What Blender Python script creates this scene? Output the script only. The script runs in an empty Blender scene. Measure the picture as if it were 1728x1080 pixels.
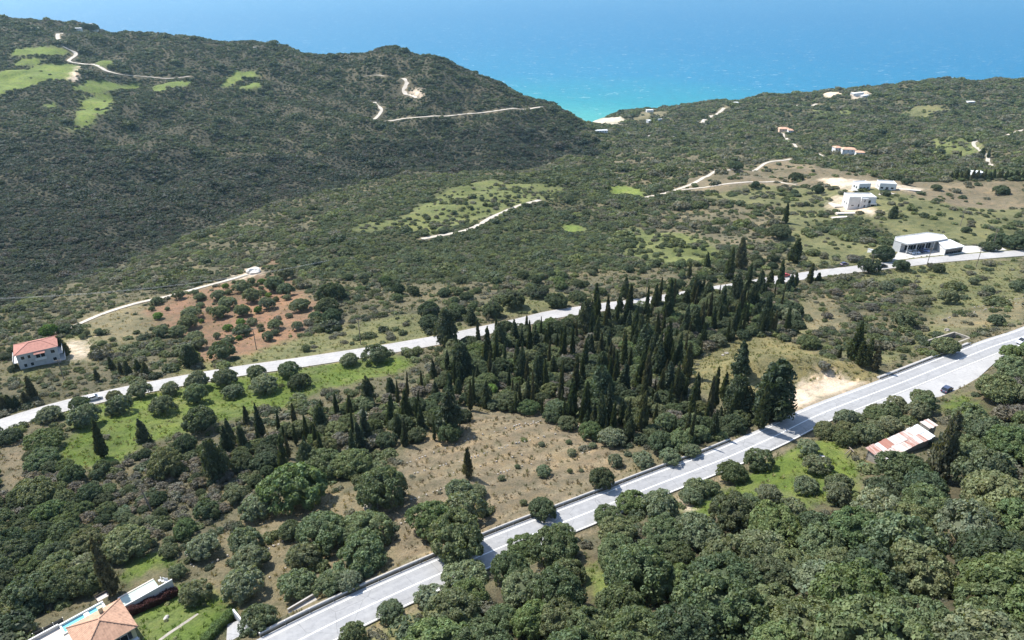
import bpy, bmesh, math, random
import numpy as np
from mathutils import Matrix, Vector

sc = bpy.context.scene
COL = sc.collection
R_ = math.radians
# ------------------------------------------------------------------ camera, sky, sun, exposure
FPX, PITCH, CAMZ = 1189.0, R_(27.0), 290.0        # focal length in pixels of a 1728 px wide frame, tilt, height over the sea
cd = bpy.data.cameras.new('camera')
cam = bpy.data.objects.new('camera', cd)
COL.objects.link(cam)
cd.sensor_fit = 'HORIZONTAL'
cd.angle = 2 * math.atan(864 / FPX)
cd.clip_start, cd.clip_end = 1.0, 60000.0
cam.location = (0, 0, CAMZ)
cam.rotation_euler = (math.pi / 2 - PITCH, 0, 0)
sc.camera = cam

SUN_EL, SUN_DIR = R_(52.0), np.array([-0.80, 0.60])   # where the sun stands: left and ahead, over the sea
world = bpy.data.worlds.new('World')
sc.world = world
world.use_nodes = True
wn = world.node_tree
sky = wn.nodes.new('ShaderNodeTexSky')
sky.sky_type = 'NISHITA'
sky.sun_disc = False
sky.sun_elevation = SUN_EL
sky.sun_rotation = math.atan2(SUN_DIR[0], SUN_DIR[1])
sky.air_density, sky.dust_density, sky.ozone_density = 1.0, 0.6, 1.0
wn.links.new(sky.outputs[0], wn.nodes['Background'].inputs[0])
wn.nodes['Background'].inputs[1].default_value = 0.15
sl = bpy.data.lights.new('sun', 'SUN')
sl.energy, sl.angle, sl.color = 4.6, R_(0.53), (1.0, 0.955, 0.88)
sun = bpy.data.objects.new('sun', sl)
COL.objects.link(sun)
sv = Vector((SUN_DIR[0] * math.cos(SUN_EL), SUN_DIR[1] * math.cos(SUN_EL), math.sin(SUN_EL)))
sun.rotation_euler = sv.to_track_quat('Z', 'Y').to_euler()
sun.location = (-300, 300, 600)
vs = sc.view_settings
vs.view_transform, vs.look, vs.gamma, vs.exposure = 'Standard', 'None', 1.0, 0.9
vs.use_curve_mapping = False
cy = sc.cycles
cy.max_bounces, cy.diffuse_bounces, cy.glossy_bounces = 6, 3, 2
cy.transmission_bounces, cy.volume_bounces, cy.transparent_max_bounces = 2, 0, 4
cy.caustics_reflective = cy.caustics_refractive = False
cy.use_denoising = True
cy.denoiser = 'OPENIMAGEDENOISE'
cy.denoising_input_passes = 'RGB_ALBEDO_NORMAL'
cy.use_adaptive_sampling = False

# ------------------------------------------------------------------ the lie of the land
def rays(u, v):
    u = np.asarray(u, float); v = np.asarray(v, float)
    a, b = (u - 864) / FPX, (540 - v) / FPX
    cp, sp = math.cos(PITCH), math.sin(PITCH)
    return np.stack([a, cp + b * sp, -sp + b * cp], -1)

# survey of the ground: direction seen from the drone and metres below it
SURVEY = """
-300 1080 108;0 1080 101;300 1080 97;600 1080 93;864 1080 88;1200 1080 82;1728 1080 74;2100 1080 68;864 1500 62;0 1500 80;1728 1500 50
150 900 106;450 900 104;700 900 101;1000 850 100;1300 740 103;1500 680 105;1600 645 106;1728 572 108;1950 500 110
1300 900 94;1700 800 95;1728 700 101;0 800 115;300 800 112;600 760 111;850 740 108;1100 690 110;1000 780 105
0 712 122;150 675 123;300 640 125;450 610 126;600 588 127;760 565 127;900 538 128;1100 508 129;1300 474 130;1470 447 132;1600 432 132;1728 425 133;2000 420 134
700 650 121;1000 620 121;1200 560 122;1400 560 117;1600 500 122;1728 480 124;60 600 129;250 560 136;430 550 135;600 530 132
150 540 138;300 490 145;440 455 150;-150 600 132;560 450 150;760 480 138;700 420 158;960 420 152;1200 400 146;1400 380 142;1600 370 140;1728 360 140
1450 345 146;1650 320 146;1300 300 160;1728 300 148;1900 320 146;1100 325 166;850 345 172;750 400 162
450 390 168;600 340 178;700 310 184;850 295 190;1000 285 195;1150 275 198
0 480 172;150 440 182;300 390 192;450 345 203;600 300 215;800 275 226;1010 250 240;1040 225 262;1010 206 287
0 400 178;0 320 180;0 250 172;0 130 140;0 60 105;0 28 90;-150 30 85;200 350 190;200 250 188;200 150 160;150 52 112
400 250 202;400 150 175;400 72 140;530 95 165;600 220 205;600 150 180;580 95 150;612 90 146;650 94 146;710 95 146;745 103 150;780 115 165;830 140 182;850 220 215;900 172 203;960 200 222;1000 240 236
1170 187 272;1080 190 280;1300 165 255;1400 158 245;1500 152 235;1600 136 220;1700 142 226;1850 150 230
1200 220 255;1400 200 240;1600 200 232;1728 200 228;1150 250 232;1325 225 225;1425 258 205;1600 240 205;1728 240 200;1500 290 172;1640 290 168;1300 265 195
"""
_p = np.array([[float(q) for q in s.split()] for l in SURVEY.strip().splitlines() for s in l.split(';')])
_d = rays(_p[:, 0], _p[:, 1])
_pts = _d * (_p[:, 2] / -_d[:, 2])[:, None]
_pts[:, 2] += CAMZ
_far = np.array([(-1600, 1500, 130), (-1100, 1850, -12), (-600, 1850, -15), (-250, 1720, -15), (-40, 1560, -12), (70, 1420, -8), (-150, 1450, 40), (-330, 1400, 122), (-220, 1400, 118), (-110, 1380, 105), (-330, 1500, 80), 
                 (170, 1620, -14), (420, 1720, -16), (700, 1800, -18), (1000, 1850, -18), (1600, 1850, -18), (-1700, 1900, -12), (-1800, 900, 170),
                 (-800, 300, 150), (-600, 100, 190), (1000, 500, 150), (1500, 900, 90), (600, 150, 215), (-1700, 2700, -60), (0, 2700, -70), (1700, 2700, -70)], float)
PTS = np.vstack([_pts, _far])
_S = 400.0
def _k(r2):
    return np.where(r2 > 1e-12, 0.5 * r2 * np.log(np.maximum(r2, 1e-12)), 0.0)
_n = len(PTS)
_X = PTS[:, :2] / _S
_A = np.zeros((_n + 3, _n + 3))
_A[:_n, :_n] = _k(((_X[:, None] - _X[None]) ** 2).sum(-1)) + np.eye(_n) * 0.0012
_A[:_n, _n] = 1; _A[:_n, _n + 1:] = _X
_A[_n, :_n] = 1; _A[_n + 1:, :_n] = _X.T
_W = np.linalg.solve(_A, np.concatenate([PTS[:, 2], [0, 0, 0]]))

_rs = np.random.RandomState(7)
_WV = [(_rs.uniform(0, 2 * np.pi), _rs.uniform(0, 2 * np.pi), wl, amp) for wl, amp in
       ((170, 1.6), (150, 1.5), (120, 1.3), (95, 1.1), (80, 1.0), (60, .8), (48, .7), (36, .5), (30, .45), (22, .3), (17, .22), (13, .16))]

def H(x, y):
    """height of the ground over the sea"""
    x = np.asarray(x, float); y = np.asarray(y, float)
    sh = x.shape
    x = x.ravel(); y = y.ravel()
    out = np.empty(x.shape)
    for i in range(0, len(x), 20000):
        a = np.stack([x[i:i + 20000], y[i:i + 20000]], -1) / _S
        r2 = (a * a).sum(-1)[:, None] + (_X * _X).sum(-1)[None] - 2 * a @ _X.T
        out[i:i + 20000] = _k(np.maximum(r2, 0)) @ _W[:_n] + _W[_n] + a @ _W[_n + 1:]
    far = np.clip((y - 280) / 500, 0.0, 1)
    for th, ph, wl, amp in _WV:
        k = 2 * np.pi / wl
        g = np.clip(far * 1.6, 0.12, 1.6) if wl > 40 else np.clip(far + .5, .5, 1)
        out += amp * g * np.sin(k * (x * math.cos(th) + y * math.sin(th)) + ph) * np.clip((out + 5) / 30, 0, 1)
    for bx, by, sx, sy, amp in BUMPS:
        out += amp * np.exp(-((x - bx) / sx) ** 2 - ((y - by) / sy) ** 2)
    return out.reshape(sh)

BUMPS = []
_T = np.geomspace(45, 3200, 700)
def hit(u, v):
    """where sight lines meet the ground: (n,3)"""
    d = rays(np.atleast_1d(u), np.atleast_1d(v))
    d = d / np.linalg.norm(d, axis=-1, keepdims=True)
    n = len(d)
    lo = np.full(n, _T[0]); hi = np.full(n, np.nan)
    step = 10
    act = np.arange(n)
    for i in range(0, len(_T) - step, step):          # coarse march over chunks of range
        t = _T[i:i + step + 1]
        p = d[act][:, None, :] * t[None, :, None]
        below = p[..., 2] + CAMZ < np.maximum(H(p[..., 0], p[..., 1]), 0)
        any_ = below.any(1)
        k = below.argmax(1)
        idx = act[any_]
        hi[idx] = t[k[any_]]
        lo[idx] = t[np.maximum(k[any_] - 1, 0)]
        act = act[~any_]
        if len(act) == 0: break
    hi = np.where(np.isnan(hi), 3200, hi)
    for _ in range(14):
        m = (lo + hi) / 2
        p = d * m[:, None]
        b = p[:, 2] + CAMZ < np.maximum(H(p[:, 0], p[:, 1]), 0)
        hi = np.where(b, m, hi); lo = np.where(b, lo, m)
    p = d * ((lo + hi) / 2)[:, None]
    p[:, 2] += CAMZ
    return p
def hit1(u, v):
    return Vector(hit([u], [v])[0])
def on_plane(u, v, z):
    d = rays(u, v)
    t = (z - CAMZ) / d[2]
    return Vector((d[0] * t, d[1] * t, z))
def project(p):
    p = np.asarray(p, float)
    x, y, z = p[..., 0], p[..., 1], p[..., 2] - CAMZ
    cp, sp = math.cos(PITCH), math.sin(PITCH)
    dep = y * cp - z * sp
    return 864 + FPX * x / dep, 540 - FPX * (y * sp + z * cp) / dep, dep
for _u, _v, _sx, _sy, _am in ((1268, 632, 17, 10, 5.0), (1325, 612, 15, 6, 2.6), (1425, 622, 14, 5, 2.0), (1190, 640, 9, 8, 1.5), (598, 103, 32, 60, 7.0), (724, 103, 26, 60, 7.0)):
    _h = hit1(_u, _v)
    BUMPS.append((_h.x, _h.y, _sx, _sy, _am))

# ------------------------------------------------------------------ helpers: nodes, meshes, tags
def tag(o, label=None, cat=None, group=None, kind=None):
    if label: o['label'] = label
    if cat: o['category'] = cat
    if group: o['group'] = group
    if kind: o['kind'] = kind
    return o
def mat(name):
    m = bpy.data.materials.new(name)
    m.use_nodes = True
    nt = m.node_tree
    return m, nt, nt.nodes['Principled BSDF']
def N(nt, t, **kw):
    n = nt.nodes.new(t)
    for k, v in kw.items():
        if k.startswith('i_'):
            key = k[2:]
            n.inputs[int(key) if key.isdigit() else key.replace('_', ' ')].default_value = v
        else:
            setattr(n, k, v)
    return n
def ramp(nt, stops, interp='LINEAR'):
    r = nt.nodes.new('ShaderNodeValToRGB')
    e = r.color_ramp.elements
    r.color_ramp.interpolation = interp
    while len(e) < len(stops): e.new(0.5)
    for el, (p, c) in zip(e, stops):
        el.position = p
        el.color = c if len(c) == 4 else (*c, 1)
    return r
def noise(nt, vec, scale, detail=4, rough=.55, dist=0):
    n = N(nt, 'ShaderNodeTexNoise', i_Scale=scale, i_Detail=detail, i_Roughness=rough, i_Distortion=dist)
    if vec is not None: nt.links.new(vec, n.inputs['Vector'])
    return n
def mix(nt, a, b, f, mode='MIX'):
    m = nt.nodes.new('ShaderNodeMix')
    m.data_type = 'RGBA'; m.blend_type = mode
    for s, v in ((6, a), (7, b), (0, f)):
        if hasattr(v, 'is_linked') or hasattr(v, 'links'):
            nt.links.new(v, m.inputs[s])
        elif s == 0: m.inputs[0].default_value = v
        else: m.inputs[s].default_value = (*v, 1) if len(v) == 3 else v
    return m.outputs[2]
def plain(name, col, rough=.8, var=.12, scale=1.2, metal=0.0, bump=0.0, spec=.3):
    """a painted or raw surface: one colour, blotchy wear, fine relief"""
    m, nt, p = mat(name)
    tc = N(nt, 'ShaderNodeTexCoord')
    n1 = noise(nt, tc.outputs['Object'], scale, 6, .65)
    n2 = noise(nt, tc.outputs['Object'], scale * 9, 3, .6)
    r = ramp(nt, [(.3, [c * (1 - var * 1.6) for c in col]), (.5, col), (.72, [min(1, c * (1 + var)) for c in col])])
    nt.links.new(n1.outputs[0], r.inputs[0])
    o = mix(nt, r.outputs[0], [c * .78 for c in col], 0.0)
    mm = N(nt, 'ShaderNodeMath', operation='MULTIPLY', i_1=var)
    nt.links.new(n2.outputs[0], mm.inputs[0])
    nt.links.new(mm.outputs[0], o.node.inputs[0])
    nt.links.new(o, p.inputs['Base Color'])
    p.inputs['Roughness'].default_value = rough
    p.inputs['Metallic'].default_value = metal
    p.inputs['Specular IOR Level'].default_value = spec
    if bump:
        b = N(nt, 'ShaderNodeBump', i_Strength=bump, i_Distance=.05)
        nt.links.new(n2.outputs[0], b.inputs['Height'])
        nt.links.new(b.outputs[0], p.inputs['Normal'])
    return m
def mesh_obj(name, verts, faces, m, parent=None, smooth=False, attrs=None):
    me = bpy.data.meshes.new(name)
    if isinstance(faces, np.ndarray):
        nv, nf, k = len(verts), len(faces), faces.shape[1]
        me.vertices.add(nv); me.vertices.foreach_set('co', np.asarray(verts, np.float32).ravel())
        me.loops.add(nf * k); me.loops.foreach_set('vertex_index', faces.astype(np.int32).ravel())
        me.polygons.add(nf)
        me.polygons.foreach_set('loop_start', np.arange(0, nf * k, k, dtype=np.int32))
        me.polygons.foreach_set('use_smooth', np.full(nf, bool(smooth)))
        me.update(calc_edges=True)
    else:
        me.from_pydata([tuple(map(float, q)) for q in verts], [], faces)
        if smooth:
            for f in me.polygons: f.use_smooth = True
    if attrs:
        for k, (dom, a) in attrs.items():
            at = me.attributes.new(k, 'FLOAT_COLOR', dom)
            at.data.foreach_set('color', np.asarray(a, np.float32).ravel())
    for q in (m if isinstance(m, (list, tuple)) else [m]):
        if q: me.materials.append(q)
    o = bpy.data.objects.new(name, me)
    COL.objects.link(o)
    if parent: o.parent = parent
    return o
def inpoly(x, y, poly):
    c = np.zeros(x.shape, bool)
    px, py = poly[:, 0], poly[:, 1]
    ins = (x > px.min()) & (x < px.max()) & (y > py.min()) & (y < py.max())
    xi, yi = x[ins], y[ins]
    r = np.zeros(xi.shape, bool)
    j = len(poly) - 1
    for i in range(len(poly)):
        if py[i] != py[j]:
            t = ((py[i] > yi) != (py[j] > yi)) & (xi < (px[j] - px[i]) * (yi - py[i]) / (py[j] - py[i]) + px[i])
            r ^= t
        j = i
    c[ins] = r
    return c
def seg_dist(x, y, line):
    """distance to a polyline and the height of the line there"""
    best = np.full(x.shape, 1e9); bz = np.zeros(x.shape)
    for a, b in zip(line[:-1], line[1:]):
        m = (x > min(a[0], b[0]) - 14) & (x < max(a[0], b[0]) + 14) & (y > min(a[1], b[1]) - 14) & (y < max(a[1], b[1]) + 14)
        if not m.any(): continue
        d = b[:2] - a[:2]
        t = np.clip(((x[m] - a[0]) * d[0] + (y[m] - a[1]) * d[1]) / max(d @ d, 1e-9), 0, 1)
        dd = np.hypot(x[m] - a[0] - t * d[0], y[m] - a[1] - t * d[1])
        z = a[2] + t * (b[2] - a[2])
        cur = best[m]; cz = bz[m]
        w = dd < cur
        cur[w] = dd[w]; cz[w] = z[w]
        best[m] = cur; bz[m] = cz
    return best, bz
def P(s):
    return np.array([[float(q) for q in t.split(',')] for t in s.split()])
def gline(s, n=1, smooth=2, every=None):
    """a line on the ground through sighted points, evened out"""
    q = P(s)
    p = hit(q[:, 0], q[:, 1])
    d = np.concatenate([[0], np.cumsum(np.hypot(*np.diff(p[:, :2], axis=0).T))])
    m = max(3, int(d[-1] / (every or 4)))
    t = np.linspace(0, d[-1], m)
    r = np.stack([np.interp(t, d, p[:, k]) for k in range(2)], -1)
    for _ in range(smooth):
        r[1:-1] = .25 * r[:-2] + .5 * r[1:-1] + .25 * r[2:]
    z = H(r[:, 0], r[:, 1])
    for _ in range(smooth * 3):
        z[1:-1] = .25 * z[:-2] + .5 * z[1:-1] + .25 * z[2:]
    return np.column_stack([r, z])
def normals2(line):
    t = np.gradient(line[:, :2], axis=0)
    t /= np.linalg.norm(t, axis=1, keepdims=True)
    return np.stack([-t[:, 1], t[:, 0]], -1)        # to the left of travel
def ribbon(name, line, a, b, m, dz=0.0, parent=None, thick=0.0, cross=1):
    """a strip between offsets a and b (left positive) of a line; a, b numbers or arrays"""
    n = normals2(line)
    a = np.broadcast_to(a, len(line)); b = np.broadcast_to(b, len(line))
    K = cross + 1
    V = []
    for k in range(K):
        o = a + (b - a) * k / cross
        V.append(np.column_stack([line[:, :2] + n * o[:, None], line[:, 2] + dz]))
    L = len(line)
    V = np.vstack(V)
    F = [(k * L + i, k * L + i + 1, (k + 1) * L + i + 1, (k + 1) * L + i) for k in range(cross) for i in range(L - 1)]
    if thick:
        low = V.copy(); low[:, 2] -= thick
        B = len(V)
        V = np.vstack([V, low])
        F += [(i, B + i, B + i + 1, i + 1) for i in range(L - 1)]
        F += [(cross * L + i + 1, B + cross * L + i + 1, B + cross * L + i, cross * L + i) for i in range(L - 1)]
        F += [(0, cross * L, B + cross * L, B), (L - 1, B + L - 1, B + cross * L + L - 1, cross * L + L - 1)]
    if normals_up(V, F): F = [f[::-1] for f in F]
    ac = np.tile(np.repeat(np.linspace(0, 1, K), L), 2 if thick else 1)
    return mesh_obj(name, V, np.array(F), m, parent, attrs={'across': ('POINT', np.column_stack([ac, ac, ac, ac * 0 + 1]))})
def normals_up(V, F):
    a, b, c = (V[i] for i in F[0][:3])
    return np.cross(b - a, c - a)[2] < 0

# ------------------------------------------------------------------ roads and tracks, surveyed as lines
LOW = gline('370,1150 440,1114 512,1077 560,1053 603,1031 693,990 853,920 1006,858 1096,823 1152,802 1235,769 1315,733 1366,706 1430,680 1490,657 1595,616 1683,582 1728,567 1800,540 1900,500', smooth=3)
UPP = gline('-120,765 -50,737 10,713 105,684 200,663 303,643 430,622 570,601 650,589 743,573 800,561 870,545 926,531 976,524 1026,517 1076,511 1123,503 1210,488 1292,474 1365,464 1435,456 1502,447 1585,438 1640,433 1702,428 1800,424 1950,420', smooth=4)
TRACKS = [('behind the red orchard', 2.2, '95,562 130,548 175,528 230,512 290,498 340,485 400,468 430,458'),
    ('along the green olive slope', 3.6, '712,403 740,398 790,388 815,375 850,358 880,345 912,337'),
    ('below the brown field', 3.2, '1085,334 1130,325 1165,312 1182,303 1197,295 1232,287 1290,275 1335,268'),
    ('along the edge of the brown field', 2.4, '1150,320 1200,315 1250,308 1310,305 1345,311'),
    ('with a hairpin across the dark hill', 5.0, '632,172 637,179 645,186 638,196 627,203 650,204 680,200 720,197 760,195 800,191 830,188 875,183 915,180'),
    ('bending down the dark hill', 7.0, '680,132 689,136 684,146 680,152 690,159 704,165'),
    ('near the top of the dark hill', 4.0, '600,130 620,128 650,128'),
    ('winding past the hilltop fields', 5.5, '107,78 130,90 113,103 135,107 165,110 180,120 210,127 260,130 320,129'),
    ('curving round the hilltop', 6.0, '104,56 97,62 100,69'),
    ('climbing the far headland', 7.0, '1185,207 1200,195 1222,182'),
    ('crossing the far headland', 6.0, '1322,182 1350,178 1378,175'),
    ('forking beyond the cypress hedge', 4.0, '1728,219 1700,228 1680,233 1660,236 1643,240 1642,245 1655,254 1668,263 1672,280'),
    ('winding up to the orange house', 3.6, '1300,222 1322,225 1328,238 1345,250 1370,258 1390,266 1408,274')]
TR = [(lb, w, gline(s, smooth=1, every=6)) for lb, w, s in TRACKS]

# ------------------------------------------------------------------ ground cover zones (outlines sighted, then kept as plots on the ground)
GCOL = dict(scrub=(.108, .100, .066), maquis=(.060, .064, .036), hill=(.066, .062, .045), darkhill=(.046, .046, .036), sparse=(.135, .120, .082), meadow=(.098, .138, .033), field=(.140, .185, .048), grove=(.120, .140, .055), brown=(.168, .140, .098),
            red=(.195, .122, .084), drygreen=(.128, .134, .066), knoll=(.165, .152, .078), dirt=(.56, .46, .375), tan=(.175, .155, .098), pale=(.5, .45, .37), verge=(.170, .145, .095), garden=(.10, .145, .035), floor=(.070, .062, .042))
ZONES = [
 ('hill', '-500,60 -200,10 0,10 150,30 400,55 700,70 830,130 960,195 1015,262 800,290 600,315 300,405 0,520 -300,560'),
 ('darkhill', '-300,260 0,235 120,238 300,262 450,265 600,245 800,218 900,212 1000,240 1015,262 800,290 600,315 300,405 0,520 -300,560'),
 ('maquis', '560,360 700,305 1000,280 1200,262 1240,290 1100,340 900,345 1060,380 1060,450 760,480 560,470 460,450'),
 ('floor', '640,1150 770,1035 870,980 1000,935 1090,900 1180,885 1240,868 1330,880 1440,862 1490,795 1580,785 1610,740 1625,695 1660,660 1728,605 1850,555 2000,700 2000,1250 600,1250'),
 ('sparse', '1030,266 1150,252 1330,262 1240,287 1140,324 1030,302'), ('sparse', '1110,360 1240,330 1330,345 1335,400 1240,420 1130,400'),
 ('drygreen', '1320,345 1450,350 1728,345 1728,545 1600,560 1490,615 1350,570 1335,500 1500,452 1330,445'),
 ('scrub', '1345,492 1420,468 1560,488 1565,560 1480,602 1380,572'), ('maquis', '1355,385 1430,370 1500,384 1505,418 1440,406'),
 ('drygreen', '300,620 420,590 560,556 690,528 800,556 700,582 560,598 400,628 300,646'),
 ('drygreen', '800,520 860,500 960,490 960,515 870,535'),
 ('drygreen', '0,625 60,640 110,560 240,520 260,560 200,600 120,615'),
 ('tan', '120,540 240,505 265,560 200,590'),
 ('meadow', '92,800 100,760 125,728 105,692 180,672 300,651 420,628 540,608 690,600 697,618 620,640 520,668 460,692 400,705 300,735 250,745 200,782'),
 ('brown', '640,840 690,760 790,698 860,690 1000,720 1040,760 1065,795 900,885 800,930 680,955 640,900'),
 ('verge', '420,880 560,830 640,840 680,955 800,930 700,985 560,1015 500,1050 440,1060 330,990 380,900'),
 ('brown', '0,748 45,738 52,790 30,840 0,870'),
 ('brown', '1140,322 1240,284 1330,266 1420,288 1500,303 1740,304 1740,352 1600,345 1480,330 1340,316 1250,330'),
 ('drygreen', '1180,332 1300,312 1420,318 1560,335 1540,352 1380,345 1260,350'),
 ('tan', '1340,520 1400,500 1425,555 1365,565'),
 ('tan', '1560,545 1640,520 1740,503 1740,535 1620,555'),
 ('red', '235,525 330,490 440,458 485,470 545,520 520,560 440,590 360,612 318,602 340,572 280,556'),
 ('grove', '735,330 800,308 830,302 955,318 940,334 900,337 860,352 800,374 720,397 680,386 650,388 598,394 600,380 680,365'),
 ('grove', '1060,380 1180,400 1230,430 1180,450 1100,445 1050,430'),
 ('field', '1018,314 1060,314 1090,322 1085,333 1030,331'), ('field', '948,380 980,376 990,390 955,396'),
 ('field', '18,90 40,80 112,82 116,91 60,94 20,95'), ('field', '20,107 40,99 82,100 60,109 22,111'),
 ('field', '-60,130 0,121 60,110 132,109 129,125 110,136 60,143 40,150 0,162 -60,170'), ('field', '112,147 150,135 236,138 236,148 180,153 130,153'),
 ('field', '253,147 327,136 310,146 270,156 258,154'), ('field', '371,143 395,117 430,120 438,128 400,138 376,148'), ('field', '398,147 440,137 442,149 405,151'),
 ('field', '103,184 140,162 154,161 125,183'), ('field', '133,184 160,160 192,157 189,181 140,186'), ('field', '116,223 135,186 189,182 160,200 138,221 120,224'),
 ('field', '163,109 180,102 196,103 190,112 170,113'), ('field', '70,181 90,170 97,175 85,186'),
 ('drygreen', '1522,191 1540,182 1600,182 1612,190 1570,197 1530,199'), ('grove', '1370,185 1440,180 1440,194 1380,198'), ('grove', '1560,240 1610,228 1660,240 1660,262 1580,262'),
 ('meadow', '1280,785 1360,740 1420,745 1450,790 1440,850 1380,850 1330,870 1240,860 1160,885 1150,862 1250,812'),
 ('meadow', '1330,840 1365,790 1375,755 1420,760 1440,800 1420,845 1370,850'), ('meadow', '1385,770 1440,770 1410,800'),
 ('meadow', '985,962 1010,948 1064,1000 1010,1014'), ('meadow', '1585,690 1620,660 1660,690 1640,720'),
 ('drygreen', '560,1060 640,1030 700,1000 760,1020 760,1080 560,1090'),
 ('garden', '195,975 230,940 285,925 300,960 230,985'), ('garden', '225,1020 300,985 330,990 400,1025 380,1060 330,1090 240,1090'),
 ('knoll', '1160,612 1240,572 1300,568 1370,588 1430,613 1495,634 1450,650 1340,664 1250,690 1175,655'),
 ('dirt', '1318,700 1328,672 1345,652 1385,634 1412,630 1450,648 1478,652 1420,676 1352,706'),
 ('dirt', '104,582 130,571 155,585 160,601 118,610'), ('dirt', '1148,850 1165,830 1215,815 1180,840 1165,866'),
 ('pale', '985,204 1000,200 1050,196 1055,206 1030,213 1010,210 990,207'), ('tan', '1070,200 1095,188 1130,188 1125,196 1075,208'),
 ('dirt', '1430,162 1450,154 1475,158 1460,168 1440,170'), ('dirt', '1385,160 1420,156 1420,161 1390,164'), ('tan', '215,985 262,958 290,962 285,975 240,985'), ('dirt', '395,468 420,452 440,452 436,464 405,474'), ('red', '450,440 468,434 470,448 455,452'),
 ('dirt', '1400,352 1405,330 1425,330 1480,356 1478,362 1410,356'), ('dirt', '1380,302 1430,302 1480,306 1560,318 1540,324 1470,316 1440,325'),
 ('dirt', '690,152 708,150 716,160 706,168'), ('dirt', '118,134 134,110 140,118 128,140')]
ZP = []
for k, s in ZONES:
    q = P(s)
    ZP.append((k, hit(q[:, 0], q[:, 1])[:, :2]))
def wob(x, y, wl, seed):
    r = np.random.RandomState(seed)
    s = 0
    for i in range(5):
        th, ph = r.uniform(0, 6.28, 2)
        k = 6.283 / (wl * r.uniform(.5, 1.4))
        s = s + np.sin(k * (x * np.cos(th) + y * np.sin(th)) + ph)
    return s / 2.6
def zone_at(x, y):
    """index of the zone list (or -1)"""
    sc_ = np.clip(np.hypot(x, y) / 260, .5, 3)
    xx = x + wob(x, y, 9, 3) * .9 * sc_; yy = y + wob(x, y, 9, 4) * .9 * sc_
    z = np.full(x.shape, -1)
    for i, (k, p) in enumerate(ZP):
        z[inpoly(xx, yy, p)] = i
    return z
ZK = [k for k, _ in ZP]

# ------------------------------------------------------------------ the ground sheet
YY = [28.0]
while YY[-1] < 2700: YY.append(YY[-1] + max(.95, YY[-1] * .0062))
YY = np.array(YY)
TT = np.linspace(-1, 1, 441)
gy = np.repeat(YY[:, None], len(TT), 1)
gx = TT[None] * (YY[:, None] * .92 + 75)
gz = H(gx, gy)
fx, fy, fz = gx.ravel(), gy.ravel(), gz.ravel().copy()
lay = gline('1425,706 1452,694 1500,679 1560,668 1600,660 1640,640 1662,620 1690,598 1720,583', smooth=1)   # outer edge of the lay-by
_k2 = [np.hypot(*(LOW[:, :2] - q[:2]).T).argmin() for q in lay]
lay[:, 2] = [LOW[k, 2] for k in _k2]
lay_mid = lay.copy(); lay_mid[:, :2] = (lay[:, :2] + LOW[_k2, :2]) / 2
_fc = hit([1505, 1540, 1600, 1650, 1700], [436, 431, 427, 427, 426])
_d, _fz = seg_dist(_fc[:, 0], _fc[:, 1], UPP)
ZB = float(np.mean(H(_fc[:, 0], _fc[:, 1]))) * .5 + float(np.mean([UPP[np.hypot(*(UPP[:, :2] - q[:2]).T).argmin(), 2] for q in _fc])) * .5
_fc[:, 2] = ZB
TERR = [(_fc, 8.0, 7.0), (lay_mid, 4.0, 3.0), (LOW, 4.6, 5.0), (UPP, 3.6, 4.0)] + [(l, w / 2 + .5, 3.0) for _, w, l in TR]
near_road = np.full(fx.shape, 1e9)
for line, hw, fade in TERR:
    d, z = seg_dist(fx, fy, line)
    w = np.clip(1 - (d - hw) / fade, 0, 1)
    w = w * w * (3 - 2 * w)
    fz = fz * (1 - w) + (z - .22) * w
    near_road = np.minimum(near_road, d - hw)
zi = zone_at(fx, fy)
colr = np.empty((len(fx), 4)); colr[:, 3] = 1
base = np.array([GCOL[k] for k in ZK] + [GCOL['scrub']])
colr[:, :3] = 0
_jr = np.random.RandomState(3)
for _ in range(6):                                   # covers fade into one another over a few metres
    js = np.clip(np.hypot(fx, fy) / 120, 1, 2.6)
    colr[:, :3] += base[zone_at(fx + _jr.normal(size=len(fx)) * js, fy + _jr.normal(size=len(fx)) * js)] / 6
vg = np.clip(1 - near_road / 1.6, 0, 1) * .75 * (near_road > -.6)
colr[:, :3] = colr[:, :3] * (1 - vg[:, None]) + np.array((.24, .20, .14)) * vg[:, None]
_tr = hit([688, 900], [782, 712])
TDIR = unit2 = (_tr[1] - _tr[0])[:2] / np.hypot(*(_tr[1] - _tr[0])[:2])
def rows(x, y):                                      # old terrace rows across the fallow field
    d = -x * TDIR[1] + y * TDIR[0] + .8 * wob(x, y, 20, 61)
    return np.sin(d * 6.2832 / 5.2)
_bm = zi == [i for i, k in enumerate(ZK) if k == 'brown'][0]
colr[_bm, :3] *= (1 + .18 * np.clip(rows(fx[_bm], fy[_bm]) * 1.6 - .5, -.6, 1))[:, None]
nr, nc = gx.shape
ii = (np.arange(nr - 1)[:, None] * nc + np.arange(nc - 1)[None]).ravel()
gf = np.stack([ii, ii + 1, ii + nc + 1, ii + nc], -1)
GM, nt, p = mat('ground')
at = N(nt, 'ShaderNodeAttribute', attribute_name='cover')
geo = N(nt, 'ShaderNodeNewGeometry')
pos = geo.outputs['Position']
n1 = noise(nt, pos, .035, 5, .6); n2 = noise(nt, pos, .33, 6, .68); n3 = noise(nt, pos, 2.6, 4, .7)
r1 = ramp(nt, [(.3, (.62, .66, .6)), (.5, (1, 1, 1)), (.7, (1.3, 1.22, 1.12))])
r2 = ramp(nt, [(.28, (.45, .52, .42)), (.47, (1, 1, 1)), (.62, (1.18, 1.1, 1.0)), (.76, (1.6, 1.42, 1.26))])
r3 = ramp(nt, [(.3, (.6, .62, .6)), (.55, (1.05, 1.04, 1.0)), (.75, (1.45, 1.4, 1.35))])
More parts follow.
